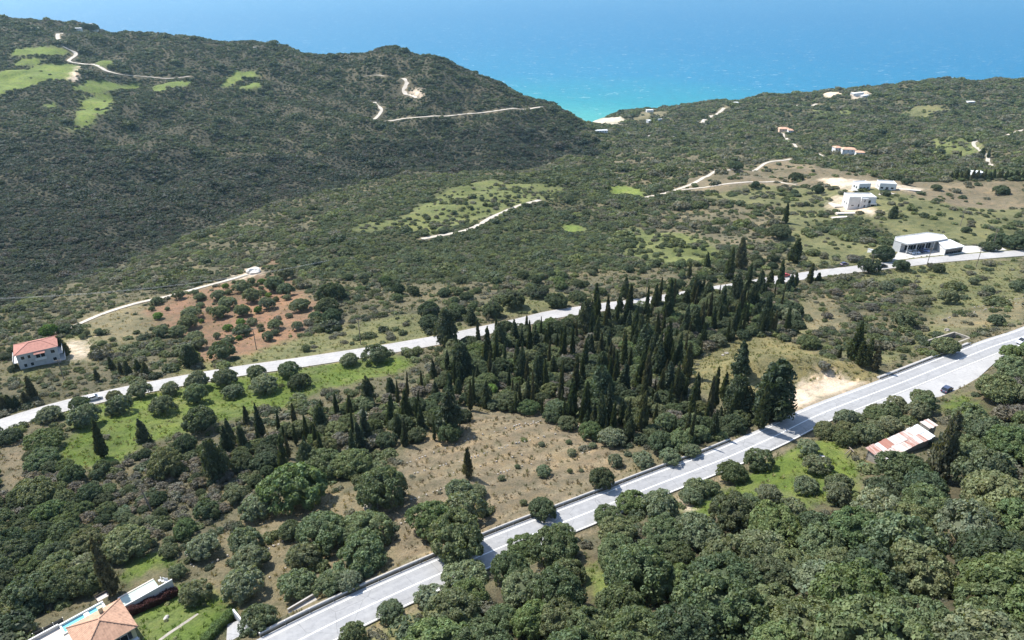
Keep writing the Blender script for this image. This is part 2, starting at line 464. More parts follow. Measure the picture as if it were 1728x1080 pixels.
for r, n in ((r1, n1), (r2, n2), (r3, n3)): nt.links.new(n.outputs[0], r.inputs[0])
c = at.outputs['Color']
n4 = noise(nt, pos, .11, 5, .7)
r4 = ramp(nt, [(.45, (0, 0, 0)), (.70, (.42, .42, .42))]); nt.links.new(n4.outputs[0], r4.inputs[0])
c = mix(nt, c, (.150, .138, .088), 0.0); nt.links.new(r4.outputs[0], c.node.inputs[0])
for r in (r1, r2, r3): c = mix(nt, c, r.outputs[0], 1.0, 'MULTIPLY')
nt.links.new(c, p.inputs['Base Color'])
p.inputs['Roughness'].default_value = .95
p.inputs['Specular IOR Level'].default_value = .1
ad = N(nt, 'ShaderNodeMath', operation='ADD')
nt.links.new(n2.outputs[0], ad.inputs[0]); nt.links.new(n3.outputs[0], ad.inputs[1])
b = N(nt, 'ShaderNodeBump', i_Strength=.8, i_Distance=.5)
nt.links.new(ad.outputs[0], b.inputs['Height']); nt.links.new(b.outputs[0], p.inputs['Normal'])
terrain = mesh_obj('terrain', np.column_stack([fx, fy, fz]), gf, GM, smooth=True, attrs={'cover': ('POINT', colr)})
tag(terrain, 'hilly scrubland falling away to the sea', kind='structure')
def HT(x, y):
    """the ground sheet with its road beds"""
    x = np.asarray(x, float); y = np.asarray(y, float)
    z = H(x, y)
    for line, hw, fade in TERR:
        d, lz = seg_dist(x, y, line)
        w = np.clip(1 - (d - hw) / fade, 0, 1); w = w * w * (3 - 2 * w)
        z = z * (1 - w) + (lz - .22) * w
    return z

# ------------------------------------------------------------------ the sea
SM, nt, p = mat('sea_water')
geo = N(nt, 'ShaderNodeNewGeometry'); pos = geo.outputs['Position']
dist = N(nt, 'ShaderNodeVectorMath', operation='DISTANCE')
nt.links.new(pos, dist.inputs[0]); dist.inputs[1].default_value = (120, 1380, 0)
mr = N(nt, 'ShaderNodeMapRange', i_1=130.0, i_2=3200.0)
nt.links.new(dist.outputs['Value'], mr.inputs[0])
nb = noise(nt, pos, .0016, 4, .6)
nbm = N(nt, 'ShaderNodeMath', operation='MULTIPLY_ADD', i_1=.12, i_2=-.06)
nt.links.new(nb.outputs[0], nbm.inputs[0])
adn = N(nt, 'ShaderNodeMath', operation='ADD')
nt.links.new(mr.outputs[0], adn.inputs[0]); nt.links.new(nbm.outputs[0], adn.inputs[1])
rs = ramp(nt, [(0, (.045, .25, .24)), (.06, (.014, .185, .225)), (.2, (.006, .135, .235)), (.45, (.003, .112, .220)), (1, (.002, .100, .208))])
nt.links.new(adn.outputs[0], rs.inputs[0])
mp = N(nt, 'ShaderNodeMapping'); mp.inputs['Rotation'].default_value = (0, 0, .5); mp.inputs['Scale'].default_value = (1, 3.2, 1)
nt.links.new(pos, mp.inputs[0])
f1 = noise(nt, mp.outputs[0], .016, 3, .6)
f2 = noise(nt, mp.outputs[0], .07, 3, .7)
fm = N(nt, 'ShaderNodeMath', operation='MULTIPLY'); nt.links.new(f1.outputs[0], fm.inputs[0]); nt.links.new(f2.outputs[0], fm.inputs[1])
fr = ramp(nt, [(.36, (0, 0, 0)), (.41, (.6, .6, .6))])
nt.links.new(fm.outputs[0], fr.inputs[0])
w1 = noise(nt, mp.outputs[0], .045, 6, .72)
wr = ramp(nt, [(.32, (.72, .76, .8)), (.68, (1.28, 1.24, 1.2))]); nt.links.new(w1.outputs[0], wr.inputs[0])
c = mix(nt, rs.outputs[0], wr.outputs[0], 1.0, 'MULTIPLY')
c = mix(nt, c, (.75, .8, .82), 0.0); nt.links.new(fr.outputs[0], c.node.inputs[0])
nt.links.new(c, p.inputs['Base Color'])
p.inputs['Roughness'].default_value = .45
p.inputs['IOR'].default_value = 1.33
p.inputs['Specular IOR Level'].default_value = .16
wb = noise(nt, mp.outputs[0], .12, 6, .7)
b = N(nt, 'ShaderNodeBump', i_Strength=1.0, i_Distance=1.6)
nt.links.new(wb.outputs[0], b.inputs['Height']); nt.links.new(b.outputs[0], p.inputs['Normal'])
SR = 16000
sea = mesh_obj('sea', [(-SR, 1150, 0), (SR, 1150, 0), (SR, SR, 0), (-SR, SR, 0)], [(0, 1, 2, 3)], SM)
tag(sea, 'blue sea with scattered whitecaps, turquoise by the beach', kind='structure')

# ------------------------------------------------------------------ road surfaces, paint, tracks
def asphalt(name, col, patch, wear=False):
    m, nt, p = mat(name)
    geo = N(nt, 'ShaderNodeNewGeometry'); pos = geo.outputs['Position']
    a = noise(nt, pos, .12, 5, .6); b_ = noise(nt, pos, 1.1, 5, .7); c_ = noise(nt, pos, 30, 2, .6)
    r = ramp(nt, [(.3, [q * .9 for q in col]), (.5, col), (.7, patch)]); nt.links.new(a.outputs[0], r.inputs[0])
    r2 = ramp(nt, [(.32, (.86, .86, .86)), (.5, (1, 1, 1)), (.7, (1.1, 1.09, 1.06))]); nt.links.new(b_.outputs[0], r2.inputs[0])
    cc = mix(nt, r.outputs[0], r2.outputs[0], 1.0, 'MULTIPLY')
    if wear:
        la = N(nt, 'ShaderNodeAttribute', attribute_name='across'); sx = N(nt, 'ShaderNodeSeparateColor'); nt.links.new(la.outputs['Color'], sx.inputs[0])
        wr = ramp(nt, [(0, (1.06, 1.03, .98)), (.07, (1.0, 1.0, .99)), (.17, (.95, .95, .955)), (.26, (1.04, 1.04, 1.04)), (.36, (.95, .95, .955)), (.5, (1.03, 1.03, 1.03)), (.64, (.95, .95, .955)), (.74, (1.04, 1.04, 1.04)), (.83, (.95, .95, .955)), (.93, (1.0, 1.0, .99)), (1, (1.06, 1.03, .98))])
        nt.links.new(sx.outputs[0], wr.inputs[0])
        cc = mix(nt, cc, wr.outputs[0], 1.0, 'MULTIPLY')
        cr = N(nt, 'ShaderNodeTexVoronoi', feature='DISTANCE_TO_EDGE', i_Scale=.22); nt.links.new(pos, cr.inputs['Vector'])
        nw = noise(nt, pos, .9, 3, .6); mv = mix(nt, pos, nw.outputs[1], .25); nt.links.new(mv, cr.inputs['Vector'])
        r5 = ramp(nt, [(0, (.62, .62, .62)), (.012, (1, 1, 1))]); nt.links.new(cr.outputs[0], r5.inputs[0])
        cc = mix(nt, cc, r5.outputs[0], .8, 'MULTIPLY')
    nt.links.new(cc, p.inputs['Base Color'])
    p.inputs['Roughness'].default_value = .85
    bp = N(nt, 'ShaderNodeBump', i_Strength=.3, i_Distance=.02)
    nt.links.new(c_.outputs[0], bp.inputs['Height']); nt.links.new(bp.outputs[0], p.inputs['Normal'])
    return m
M_ASPH = asphalt('worn_asphalt', (.275, .275, .275), (.305, .305, .304), True)
M_SHOUL = asphalt('bleached_shoulder', (.335, .33, .323), (.365, .358, .35))
M_UPR = asphalt('bleached_road', (.335, .323, .308), (.375, .36, .344), True)
M_TRACK = asphalt('pale_dirt_track', (.42, .37, .30), (.50, .45, .38))
M_PAINT = plain('road_paint', (.74, .74, .73), .6, .08, 2)
road = ribbon('road', LOW, 3.45, -3.45, M_ASPH, 0.0, thick=.3, cross=2)
tag(road, 'main asphalt road with white lines sweeping across the slope', kind='structure')
ribbon('edge_line', LOW, 3.28, 3.10, M_PAINT, .006, road)
ribbon('edge_line', LOW, -3.08, -3.26, M_PAINT, .006, road)
ribbon('centre_line', LOW, .11, -.11, M_PAINT, .006, road)
_dist = np.concatenate([[0], np.cumsum(np.hypot(*np.diff(LOW[:, :2], axis=0).T))])
ribbon('shoulder', LOW, 4.0, 3.46, M_SHOUL, -.03, road, thick=.25)
LV, LF = [], []
for i, q in enumerate(lay):
    d = np.hypot(*(LOW[:, :2] - q[:2]).T); k = d.argmin()
    n = normals2(LOW)[k]
    e = LOW[k, :2] - n * 3.46
    LV += [(*e, LOW[k, 2] - .02), (*(e * .5 + q[:2] * .5), LOW[k, 2] - .02), (*q[:2], LOW[k, 2] - .02)]
    if i: LF += [(3 * i - 3, 3 * i, 3 * i + 1, 3 * i - 2), (3 * i - 2, 3 * i + 1, 3 * i + 2, 3 * i - 1)]
LAYBY = np.array(LV)
laybyo = mesh_obj('layby', LV, [f[::-1] for f in LF] if normals_up(LAYBY, LF) else LF, M_SHOUL, road)
up = ribbon('upper_road', UPP, 3.6, -3.6, M_UPR, 0.0, thick=.3, cross=2)
tag(up, 'pale sun bleached road running between meadow and scrub', kind='structure')
for lb, w, l in TR:
    o = ribbon('dirt_track', l, w / 2, -w / 2, M_TRACK, .05, thick=.3, cross=2)
    tag(o, 'pale dirt track ' + lb, kind='structure')

# ------------------------------------------------------------------ plants: foliage shapes
def leaf_mat(name, source, trans=.3, hue=.5):
    m, nt, p = mat(name)
    tone = N(nt, 'ShaderNodeAttribute', attribute_name='tone')
    oi = N(nt, 'ShaderNodeObjectInfo')
    if source == 'object': c = oi.outputs['Color']
    else: c = N(nt, 'ShaderNodeAttribute', attribute_name='tint', attribute_type='INSTANCER').outputs['Color']
    c = mix(nt, c, tone.outputs['Color'], 1.0, 'MULTIPLY')
    nt.links.new(c, p.inputs['Base Color'])
    p.inputs['Roughness'].default_value = .62
    p.inputs['Specular IOR Level'].default_value = .22
    tr = N(nt, 'ShaderNodeBsdfTranslucent')
    nt.links.new(mix(nt, c, (1.5, 1.5, .7), 1.0, 'MULTIPLY'), tr.inputs[0])
    ms = N(nt, 'ShaderNodeMixShader', i_0=trans)
    nt.links.new(p.outputs[0], ms.inputs[1]); nt.links.new(tr.outputs[0], ms.inputs[2])
    nt.links.new(ms.outputs[0], nt.nodes['Material Output'].inputs[0])
    return m
M_LEAF = leaf_mat('foliage', 'object')
M_LEAFI = leaf_mat('scrub_foliage', 'instancer')
M_BARK = plain('bark', (.115, .095, .075), .95, .25, 3, bump=.5)
M_GREY = plain('grey_twigs', (.19, .165, .145), .95, .2, 3)

def unit(v): return v / np.maximum(np.linalg.norm(v, axis=-1, keepdims=True), 1e-9)
def cube_sphere(n=3):
    V, F = [], []
    for ax in range(3):
        for s in (-1, 1):
            b = len(V)
            for i in range(n + 1):
                for j in range(n + 1):
                    q = [0, 0, 0]; q[ax] = s; q[(ax + 1) % 3] = (i / n * 2 - 1) * s; q[(ax + 2) % 3] = j / n * 2 - 1
                    V.append(q)
            for i in range(n):
                for j in range(n):
                    a = b + i * (n + 1) + j
                    F.append((a, a + n + 1, a + n + 2, a + 1))
    return unit(np.array(V, float)), np.array(F)
CS_V, CS_F = cube_sphere(3)
def leaves(rs, c, rad, out, per, size, spread=.45, asp=.6, vert=0.0, tone=.17, upw=.35):
    """clusters of leaf sprays: c centres, rad radii (n,3), out outward directions; returns verts, quads, tones"""
    n = len(c)
    d = unit(rs.normal(size=(n, per, 3)))
    d = unit(d + out[:, None, :] * .75 + np.array([0, 0, upw]))
    k = rs.uniform(.72, 1.08, (n, per, 1))
    p = c[:, None] + d * rad[:, None] * k
    nn = unit(d + rs.normal(size=d.shape) * spread)
    t = unit(np.cross(nn, rs.normal(size=nn.shape)))
    if vert: 
        up = np.zeros_like(t); up[..., 2] = 1
        t = unit(t * (1 - vert) + (up + out[:, None] * .25) * vert)
    b = unit(np.cross(nn, t))
    s = size * rs.uniform(.65, 1.35, (n, per, 1))
    q = np.stack([p - t * s, p - b * s * asp + nn * s * .15, p + t * s, p + b * s * asp - nn * s * .1], 2)
    lt = rs.normal(1, tone, (n, 1, 1)); lf = rs.normal(1, .10, (n, per, 1))
    g = np.clip(lt * lf, .5, 1.6)
    hue = rs.normal(0, .05, (n, 1, 1)) + np.zeros_like(g)
    tn = np.concatenate([g * (1 + hue), g, g * (1 - hue * .8), np.ones_like(g)], -1)
    tn = np.repeat(tn[:, :, None], 4, 2)
    m = n * per
    return q.reshape(-1, 3), np.arange(m * 4).reshape(m, 4), tn.reshape(-1, 4)
def join(parts):
    V, F, T, b = [], [], [], 0
    for v, f, t in parts:
        V.append(v); F.append(f + b); T.append(t); b += len(v)
    return np.vstack(V), np.vstack(F), np.vstack(T)
def core(scale, off, rs, rough=.08):
    v = CS_V * (1 + rs.normal(0, rough, (len(CS_V), 1))) * np.array(scale) + np.array(off)
    return v, CS_F, np.full((len(v), 4), .75)
def make_mesh(name, parts, m):
    V, F, T = join(parts)
    o = mesh_obj(name, V, F, m, attrs={'tone': ('POINT', T)})
    me = o.data
    bpy.data.objects.remove(o)
    return me
def dome(seed, lobes, per, leaf, hgt=.95, lob=(.2, .34), m=None, sub=True, name='crown', flat=.0, hole=.0):
    """a rounded, lumpy crown of radius about 1 standing on z=0"""
    rs = np.random.RandomState(seed)
    stretch = 1 + rs.normal(0, .08, 3)
    kn = rs.normal(size=(4, 3)); ka = rs.uniform(.05, .16, 4)       # broad bulges
    i = np.arange(lobes) + .5
    z = 1 - i / lobes * 1.28
    ph = i * 2.39996 + rs.normal(0, .25, lobes)
    z = np.clip(z + rs.normal(0, .07, lobes), -.4, 1)
    rr = np.sqrt(np.maximum(0, 1 - z * z))
    d = np.stack([rr * np.cos(ph), rr * np.sin(ph), z], -1)
    bulge = 1 + sum(a * np.tanh(2.5 * (d @ unit(k))) for a, k in zip(ka, kn))
    rad = rs.uniform(*lob, lobes)
    c = d * (1 - rad * .8)[:, None] * bulge[:, None] * rs.uniform(.84, 1.06, (lobes, 1)) * stretch
    c[:, 2] = c[:, 2] * hgt * .62 + hgt * .47
    if hole: keep = rs.uniform(size=lobes) > hole; c, d, rad = c[keep], d[keep], rad[keep]
    R3 = np.stack([rad, rad, rad * .85], -1) * rs.uniform(.85, 1.15, (len(c), 3))
    parts = []
    if sub:                                                        # lobes carry knobbly smaller lobes
        k = 5
        dd = unit(unit(rs.normal(size=(len(c), k, 3))) + d[:, None] * .9 + np.array([0, 0, .35]))
        c2 = (c[:, None] + dd * R3[:, None] * .62).reshape(-1, 3)
        r2 = (R3[:, None] * rs.uniform(.38, .58, (len(c), k, 1))).reshape(-1, 3)
        parts.append(leaves(rs, c2, r2, dd.reshape(-1, 3), max(3, per // k), leaf))
        parts.append(leaves(rs, c, R3 * .8, d, max(3, per // 4), leaf * 1.2))
    else:
        parts.append(leaves(rs, c, R3, d, per, leaf))
    parts.append(core((.62, .62, .42 * hgt), (0, 0, .46 * hgt), rs))
    return make_mesh(name, parts, m)
def spire(seed, rw, lobes, per, leaf, prof, m, lump=.5, vert=.65, name='crown', base=.03):
    """an upright crown of height 1, radius rw * prof(z)"""
    rs = np.random.RandomState(seed)
    z = base + (1 - base) * (np.arange(lobes) + rs.uniform(0, 1, lobes)) / lobes
    w = np.array([prof(q) for q in z])
    keep = rs.uniform(size=lobes) < .25 + .85 * w
    z, w = z[keep], w[keep]
    ph = rs.uniform(0, 6.283, len(z))
    r = rw * w * rs.uniform(.62, 1.0, len(z)) * (1 + .13 * np.sin(3 * ph + seed + 6 * z))
    c = np.stack([r * np.cos(ph), r * np.sin(ph), z], -1)
    lean = rs.normal(0, .012, 2)
    c[:, 0] += lean[0] * z * z; c[:, 1] += lean[1] * z * z
    d = unit(np.stack([np.cos(ph), np.sin(ph), .45 + 0 * ph], -1))
    R3 = np.stack([rw * .30 * (w + .12), rw * .30 * (w + .12), rw * lump * (w + .25)], -1)
    parts = [leaves(rs, c, R3, d, per, leaf, .45, .42, vert, .15, .2)]
    K = 9; q = []                                                   # slim solid heart so that no daylight shows
    zz = np.linspace(base + .02, .95, K)
    for h in zz:
        for a in range(6): q.append((rw * .72 * prof(h) * math.cos(a * 1.047), rw * .72 * prof(h) * math.sin(a * 1.047), h))
    F = [(k * 6 + a, k * 6 + (a + 1) % 6, k * 6 + 6 + (a + 1) % 6, k * 6 + 6 + a) for k in range(K - 1) for a in range(6)]
    parts.append((np.array(q), np.array(F), np.full((len(q), 4), .75)))
    return make_mesh(name, parts, m)
def stem(name, segs, m, sides=6):
    """tapered limbs: list of polylines [(x,y,z,r),...]"""
    V, F = [], []
    for pl in segs:
        b = len(V)
        for k, (x, y, z, r) in enumerate(pl):
            for a in range(sides):
                V.append((x + r * math.cos(a * 6.2832 / sides), y + r * math.sin(a * 6.2832 / sides), z))
            if k:
                o = b + (k - 1) * sides
                F += [(o + a, o + (a + 1) % sides, o + sides + (a + 1) % sides, o + sides + a) for a in range(sides)]
    o = mesh_obj(name, V, F, m, smooth=True)
    me = o.data
    bpy.data.objects.remove(o)
    return me
def trunk(seed, h=.55, r=.085, limbs=4):
    rs = random.Random(seed)
    segs = [[(0, 0, -.12, r * 1.5), (0, 0, .02, r * 1.1), (rs.uniform(-.05, .05), rs.uniform(-.05, .05), h * .5, r * .85)]]
    x, y, z, q = segs[0][-1]
    for i in range(limbs):
        a = i * 6.283 / limbs + rs.uniform(-.5, .5)
        L = rs.uniform(.35, .6)
        segs.append([(x, y, z - .04, q * .7), (x + L * .4 * math.cos(a), y + L * .4 * math.sin(a), z + h * .45, q * .5), (x + L * math.cos(a), y + L * math.sin(a), z + h * .85, q * .2)])
    return stem('trunk', segs, M_BARK)
def twigs(seed, n0=5, depth=3, name='branches'):
    rs = random.Random(seed)
    segs = []
    def grow(p, d, L, r, k):
        e = p + d * L
        m = p + d * L * .5 + Vector((rs.uniform(-1, 1), rs.uniform(-1, 1), rs.uniform(-.4, .6))) * L * .08
        segs.append([(*p, r), (*m, r * .8), (*e, r * .55)])
        if k:
            for _ in range(rs.choice((3, 4))):
                nd = (d + Vector((rs.uniform(-1, 1), rs.uniform(-1, 1), rs.uniform(-.25, .75))) * .75).normalized()
                grow(e - d * L * rs.uniform(0, .3), nd, L * rs.uniform(.55, .8), r * .55, k - 1)
    grow(Vector((0, 0, -.1)), Vector((0, 0, 1)), .35, .05, 0)
    for i in range(n0):
        a = i * 6.283 / n0 + rs.uniform(-.4, .4)
        grow(Vector((0, 0, .2)), Vector((math.cos(a) * .7, math.sin(a) * .7, 1)).normalized(), .38, .03, depth)
    return stem(name, segs, M_GREY, 3)

P_CYP = lambda z: max(.02, min(1, (z / .16) ** .5) * (1 - z) ** .55 * 1.25 * (1.0 - .15 * z))
P_CON = lambda z: max(.02, min(1, (z / .12) ** .6) * (1 - z) ** .8 * 1.12)
P_EGG = lambda z: max(.02, min(1, (z / .25) ** .55) * (1 - z) ** .5 * 1.2)
BROAD = [dome(11 + i, 84, 120, .043, hg, (.17, .29), m=M_LEAF) for i, hg in enumerate((.95, 1.05, .88, 1.0, 1.12, .92))]
OLIVE = [dome(31 + i, 52, 110, .052, hg, (.2, .34), m=M_LEAF, hole=.1) for i, hg in enumerate((1.0, .92, 1.08, .98, .88))]
BUSH = [dome(51 + i, 18, 36, .13, .85, (.3, .45), m=M_LEAF, sub=False) for i in range(4)]
CYPR = [spire(61 + i, rw, 170, 15, .030, P_CYP, M_LEAF) for i, rw in enumerate((.085, .10, .075, .115))]
CONI = [spire(71 + i, rw, 190, 17, .036, pf, M_LEAF, .34, .35) for i, (rw, pf) in enumerate(((.24, P_CON), (.30, P_EGG), (.20, P_CON), (.27, P_EGG)))]
TRUNK = [trunk(i) for i in range(4)]
CTRUNK = [stem('trunk', [[(0, 0, -.04, .022), (0, 0, .05, .017), (0, 0, .5, .010)]], M_BARK)]
TWIG = [twigs(i) for i in range(3)]

# ------------------------------------------------------------------ planting
rng = random.Random(5)
nrs = np.random.RandomState(5)
TREES = []          # (x, y, r) of everything planted
AVOID = []          # (x, y, r) round buildings and yards
SET = dict(
  oak=('oak_tree', BROAD, TRUNK, [(.126, .152, .074), (.110, .142, .067), (.144, .164, .084), (.116, .157, .065), (.096, .126, .060)]),
  olive=('olive_tree', OLIVE, TRUNK, [(.148, .170, .098), (.131, .157, .088), (.158, .176, .108), (.120, .149, .078)]),
  dark=('evergreen_tree', BROAD, TRUNK, [(.070, .094, .050), (.080, .100, .054)]),
  grey=('bare_bush', BUSH, TWIG, [(.150, .140, .112), (.135, .130, .100)]),
  bright=('green_tree', OLIVE, TRUNK, [(.13, .20, .045), (.11, .18, .04)]),
  cypress=('cypress_tree', CYPR, CTRUNK, [(.066, .086, .046), (.076, .096, .052), (.088, .098, .056), (.108, .106, .068)]),
  conifer=('conifer_tree', CONI, CTRUNK, [(.064, .086, .050), (.074, .092, .056), (.058, .078, .046)]))
LABELQ = {}
PEND = []
def settle():
    xy = np.array([o.location[:2] for o in PEND])
    for o, z in zip(PEND, HT(xy[:, 0], xy[:, 1])): o.location.z = z - .05
    PEND.clear()
def plant(kind, x, y, r, h=None, lab=None, group=None, cat='tree', lean=0.0, z=None, tint=None):
    """one tree with its own crown and trunk; r crown radius in metres, h height (upright kinds)"""
    nm, crowns, stems, cols = SET[kind]
    root = bpy.data.objects.new(nm, None)
    COL.objects.link(root)
    root.location = (x, y, 0)
    PEND.append(root)
    root.rotation_euler = (lean + rng.uniform(-.03, .03), rng.uniform(-.03, .03), 0)
    root.empty_display_size = .5
    c = bpy.data.objects.new('crown', rng.choice(crowns))
    t = bpy.data.objects.new('branches' if kind == 'grey' else 'trunk', rng.choice(stems))
    col = tint or rng.choice(cols)
    f = rng.uniform(.84, 1.18); g = rng.uniform(-.06, .06)
    for o in (c, t):
        COL.objects.link(o); o.parent = root
        o.rotation_euler = (0, 0, rng.uniform(0, 6.28))
        o.color = (col[0] * f * (1 + g), col[1] * f, col[2] * f * (1 - g), 1)
    if h:                                                # upright
        rw = {'cypress': .09, 'conifer': .25}[kind]
        s = r / rw / 1.0
        c.scale = (s, s, h); t.scale = (h * .9, h * .9, h)
        if kind == 'cypress': c.location.z = h * .02
    else:
        q = rng.uniform(.92, 1.08)
        c.scale = (r * q, r / q, r * rng.uniform(.85, 1.25)); t.scale = (r, r, r)
        c.location.z = r * (.10 if kind in ('oak', 'dark') else .16)
        if kind == 'grey': t.scale = (r * .95,) * 3; c.scale = (r * .8, r * .8, r * .6)
    TREES.append((x, y, r))
    LABELQ.setdefault(group, []).append((root, lab, cat, kind, r))
    return root
def px_size(p): return float(project(np.array(p))[2]) / FPX      # metres per pixel there
def broad(kind, items, lab, group, grow=1.0):
    """items 'u,v,w': crown centre and crown width in the photograph's pixels"""
    q = P(items)
    for (u, v, w), pt in zip(q, hit(q[:, 0], q[:, 1] + .30 * q[:, 2])):
        pt = Vector(pt)
        r = w * px_size(pt) / 2 * grow
        plant(kind, pt.x, pt.y, r, None, lab, group)
def upright(kind, items, lab, group):
    """items 'u,v,h,w': foot of the tree, its height and width in pixels"""
    q = P(items)
    for (u, v, h, w), pt in zip(q, hit(q[:, 0], q[:, 1])):
        pt = Vector(pt)
        s = px_size(pt)
        dep = math.atan2(CAMZ - pt.z, math.hypot(pt.x, pt.y))
        plant(kind, pt.x, pt.y, w * s / 2, h * s / math.cos(dep), lab, group)
def fill(poly, spacing, mixk, lab, group, rmin, rmax, hh=(1, 1), seed=1, holes=(), keep=.62, limit=999, view=True):
    """plant a wood: blue-noise spots inside an outline on the ground"""
    rs = np.random.RandomState(seed)
    q = P(poly); pg = hit(q[:, 0], q[:, 1])[:, :2]
    hp = []
    for h_ in holes:
        q = P(h_); hp.append(hit(q[:, 0], q[:, 1])[:, :2])
    lo, hi = pg.min(0), pg.max(0)
    n = int((hi - lo).prod() / spacing ** 2 * 14)
    X = rs.uniform(lo, hi, (n, 2))
    X = X[inpoly(X[:, 0], X[:, 1], pg)]
    for h_ in hp: X = X[~inpoly(X[:, 0], X[:, 1], h_)]
    for line, hw in ((LOW, 5.2), (UPP, 4.6)):
        d, _ = seg_dist(X[:, 0], X[:, 1], line); X = X[d > hw + rmin * .55]
    if view:
        u, v, _ = project(np.column_stack([X, H(X[:, 0], X[:, 1])])); X = X[(u > -70) & (u < 1800) & (v < 1135)]
    T = np.zeros((len(TREES) + len(X), 3)); nt_ = len(TREES)
    T[:nt_] = np.array(TREES)
    AV = np.array(AVOID)
    k = 0
    kinds = [a for a, _ in mixk]; pr = np.array([b for _, b in mixk]); pr = pr / pr.sum()
    for x, y in X:
        r = rs.uniform(rmin, rmax)
        kd = kinds[rs.choice(len(kinds), p=pr)]
        rr = r * (.42 if kd == 'cypress' else .62 if kd == 'conifer' else 1)
        t = T[:nt_]
        if ((t[:, 0] - x) ** 2 + (t[:, 1] - y) ** 2 < np.maximum(spacing * .5, keep * (rr + t[:, 2])) ** 2).any(): continue
        if ((AV[:, 0] - x) ** 2 + (AV[:, 1] - y) ** 2 < (AV[:, 2] + rr * .8) ** 2).any(): continue
        if kd in ('cypress', 'conifer'):
            h = rs.uniform(*hh)
            plant(kd, x, y, h * (.066 if kd == 'cypress' else .18) * rs.uniform(.7, 1.4), h, lab, group)
        else: plant(kd, x, y, r, None, lab, group)
        T[nt_] = TREES[-1]; nt_ += 1
        k += 1
        if k >= limit: break
    return k

_one = ['first', 'second', 'third', 'fourth', 'fifth', 'sixth', 'seventh', 'eighth', 'ninth', 'tenth', 'eleventh', 'twelfth', 'thirteenth', 'fourteenth', 'fifteenth', 'sixteenth', 'seventeenth', 'eighteenth', 'nineteenth']
def ordw(i):
    if i < 19: return _one[i]
    n = i + 1
    t = {2: 'twent', 3: 'thirt', 4: 'fort', 5: 'fift', 6: 'sixt', 7: 'sevent', 8: 'eight', 9: 'ninet'}[n // 10]
    return t + 'ieth' if n % 10 == 0 else t + 'y-' + _one[n % 10 - 1]

# ------------------------------------------------------------------ keep clear of buildings and yards
for u, v, r in ((165, 1055, 11), (120, 1070, 6), (240, 990, 5.5), (265, 975, 3), (62, 612, 10), (132, 590, 7), (1555, 425, 17), (1600, 428, 12), (1640, 428, 12), (1680, 426, 8), (1520, 440, 8), (1455, 345, 13), (1457, 318, 10),
                (1496, 317, 12), (1530, 318, 8), (1410, 345, 6), (1495, 770, 5.5), (1530, 752, 6), (1560, 737, 5), (1582, 722, 3), (1325, 222, 16), (1410, 255, 12), (1430, 258, 14), (1450, 260, 9), (1619, 295, 7), (1648, 296, 8),
                (400, 1068, 5), (1600, 648, 4), (1500, 1030, 0), (507, 1030, 3), (1600, 578, 6), (1385, 660, 12), (1350, 680, 6), (1012, 204, 25), (1100, 190, 25), (148, 52, 12), (625, 856, 3), (660, 970, 2), (155, 1030, 4), (1470, 428, 3), (1450, 160, 20)):
    q = hit1(u, v); AVOID.append((q.x, q.y, r))

# ------------------------------------------------------------------ single trees, sighted one by one
G1 = 'trees on the slope above the villa'
broad('oak', '507,812,107 550,885,90 643,820,83 593,780,63 603,773,50 616,885,83 616,935,97 553,777,67 213,913,77 147,972,63 97,950,57 280,783,60 736,873,77 773,907,97 67,830,60 90,863,53', 'broad dull green oak on the slope between meadow and main road, {n} from the left', G1)
broad('olive', '347,920,57 350,860,40 398,833,43 430,857,53 417,910,57 427,942,60 490,893,43 507,937,57 503,983,67 410,983,70 443,1043,66 560,987,60 589,983,50', 'round grey-green olive on the dry terraces beside the main road, {n} from the left', 'olives on the terraces above the villa')
broad('olive', '327,1000,53 300,962,30 285,927,33', 'small olive above the villa hedge, {n} from the left', 'olives by the villa')
broad('olive', '783,862,66 776,823,46 806,826,34', 'olive in the clump below the lone field cypress, {n} from the left', 'trees round the lone cypress')
broad('dark', '13,733,40 7,910,33 57,913,53 653,743,33 916,857,47 1013,813,43 317,750,40', 'compact dark evergreen bush beside dry ground, {n} from the left', 'dark round bushes')
broad('oak', '80,740,57 77,772,53 97,827,37 110,893,50 147,912,57 182,860,33 185,823,27 313,890,40', 'shrubby tree in the thicket along the left side of the meadow, {n} from the left', 'thicket beside the meadow')
broad('grey', '130,817,43 231,800,30 205,800,28 260,805,34 300,820,36 335,810,36 380,800,36 285,850,34 245,845,30 330,775,30 270,830,30 220,835,26 355,790,30', 'leafless grey brushwood round the dead trunk, {n} from the left', 'grey brushwood')
broad('olive', '659,1017,47 596,1057,50 723,990,50', 'olive standing apart just below the main road, {n} from the left', 'olives below the main road')
broad('oak', '793,950,87 793,997,60 863,955,67 879,985,73 883,910,57 936,920,77 946,890,43 956,959,63 1039,927,77 1026,862,50 1069,837,53 1043,895,60 1123,893,67 1096,935,63 1136,935,60 949,1002,100 1043,1022,83 849,1037,60 803,1057,57 893,1043,67 943,1045,73 993,1055,77', 'lumpy oak crown in the row directly below the main road, {n} from the left', 'oaks below the main road')
broad('olive', '1110,853,67', 'yellowish tree at the road edge beside the sandy pull-in', None)
broad('olive', '914,748,13 966,763,17 873,787,10 916,793,28 846,805,14 884,847,14 961,795,10 981,793,9 1040,778,26 1085,780,34 1130,772,36 1165,760,34 960,745,12 1000,750,16', 'low shrub on the brown field, {n} from the left', 'shrubs on the brown field')
G = 'olives on the meadow'
broad('olive', '87,697,40 145,700,54 137,677,33 193,665,25 202,685,40 237,657,40 275,682,43 288,656,33 333,643,43 333,667,40 383,637,43 395,657,37 433,627,33 448,645,50 487,622,38 589,605,33 638,597,43', 'round olive on the green meadow below the upper road, {n} from the left', G)
broad('dark', '507,640,40 343,707,60', 'dark tree among the meadow olives, {n} from the left', 'dark trees on the meadow')
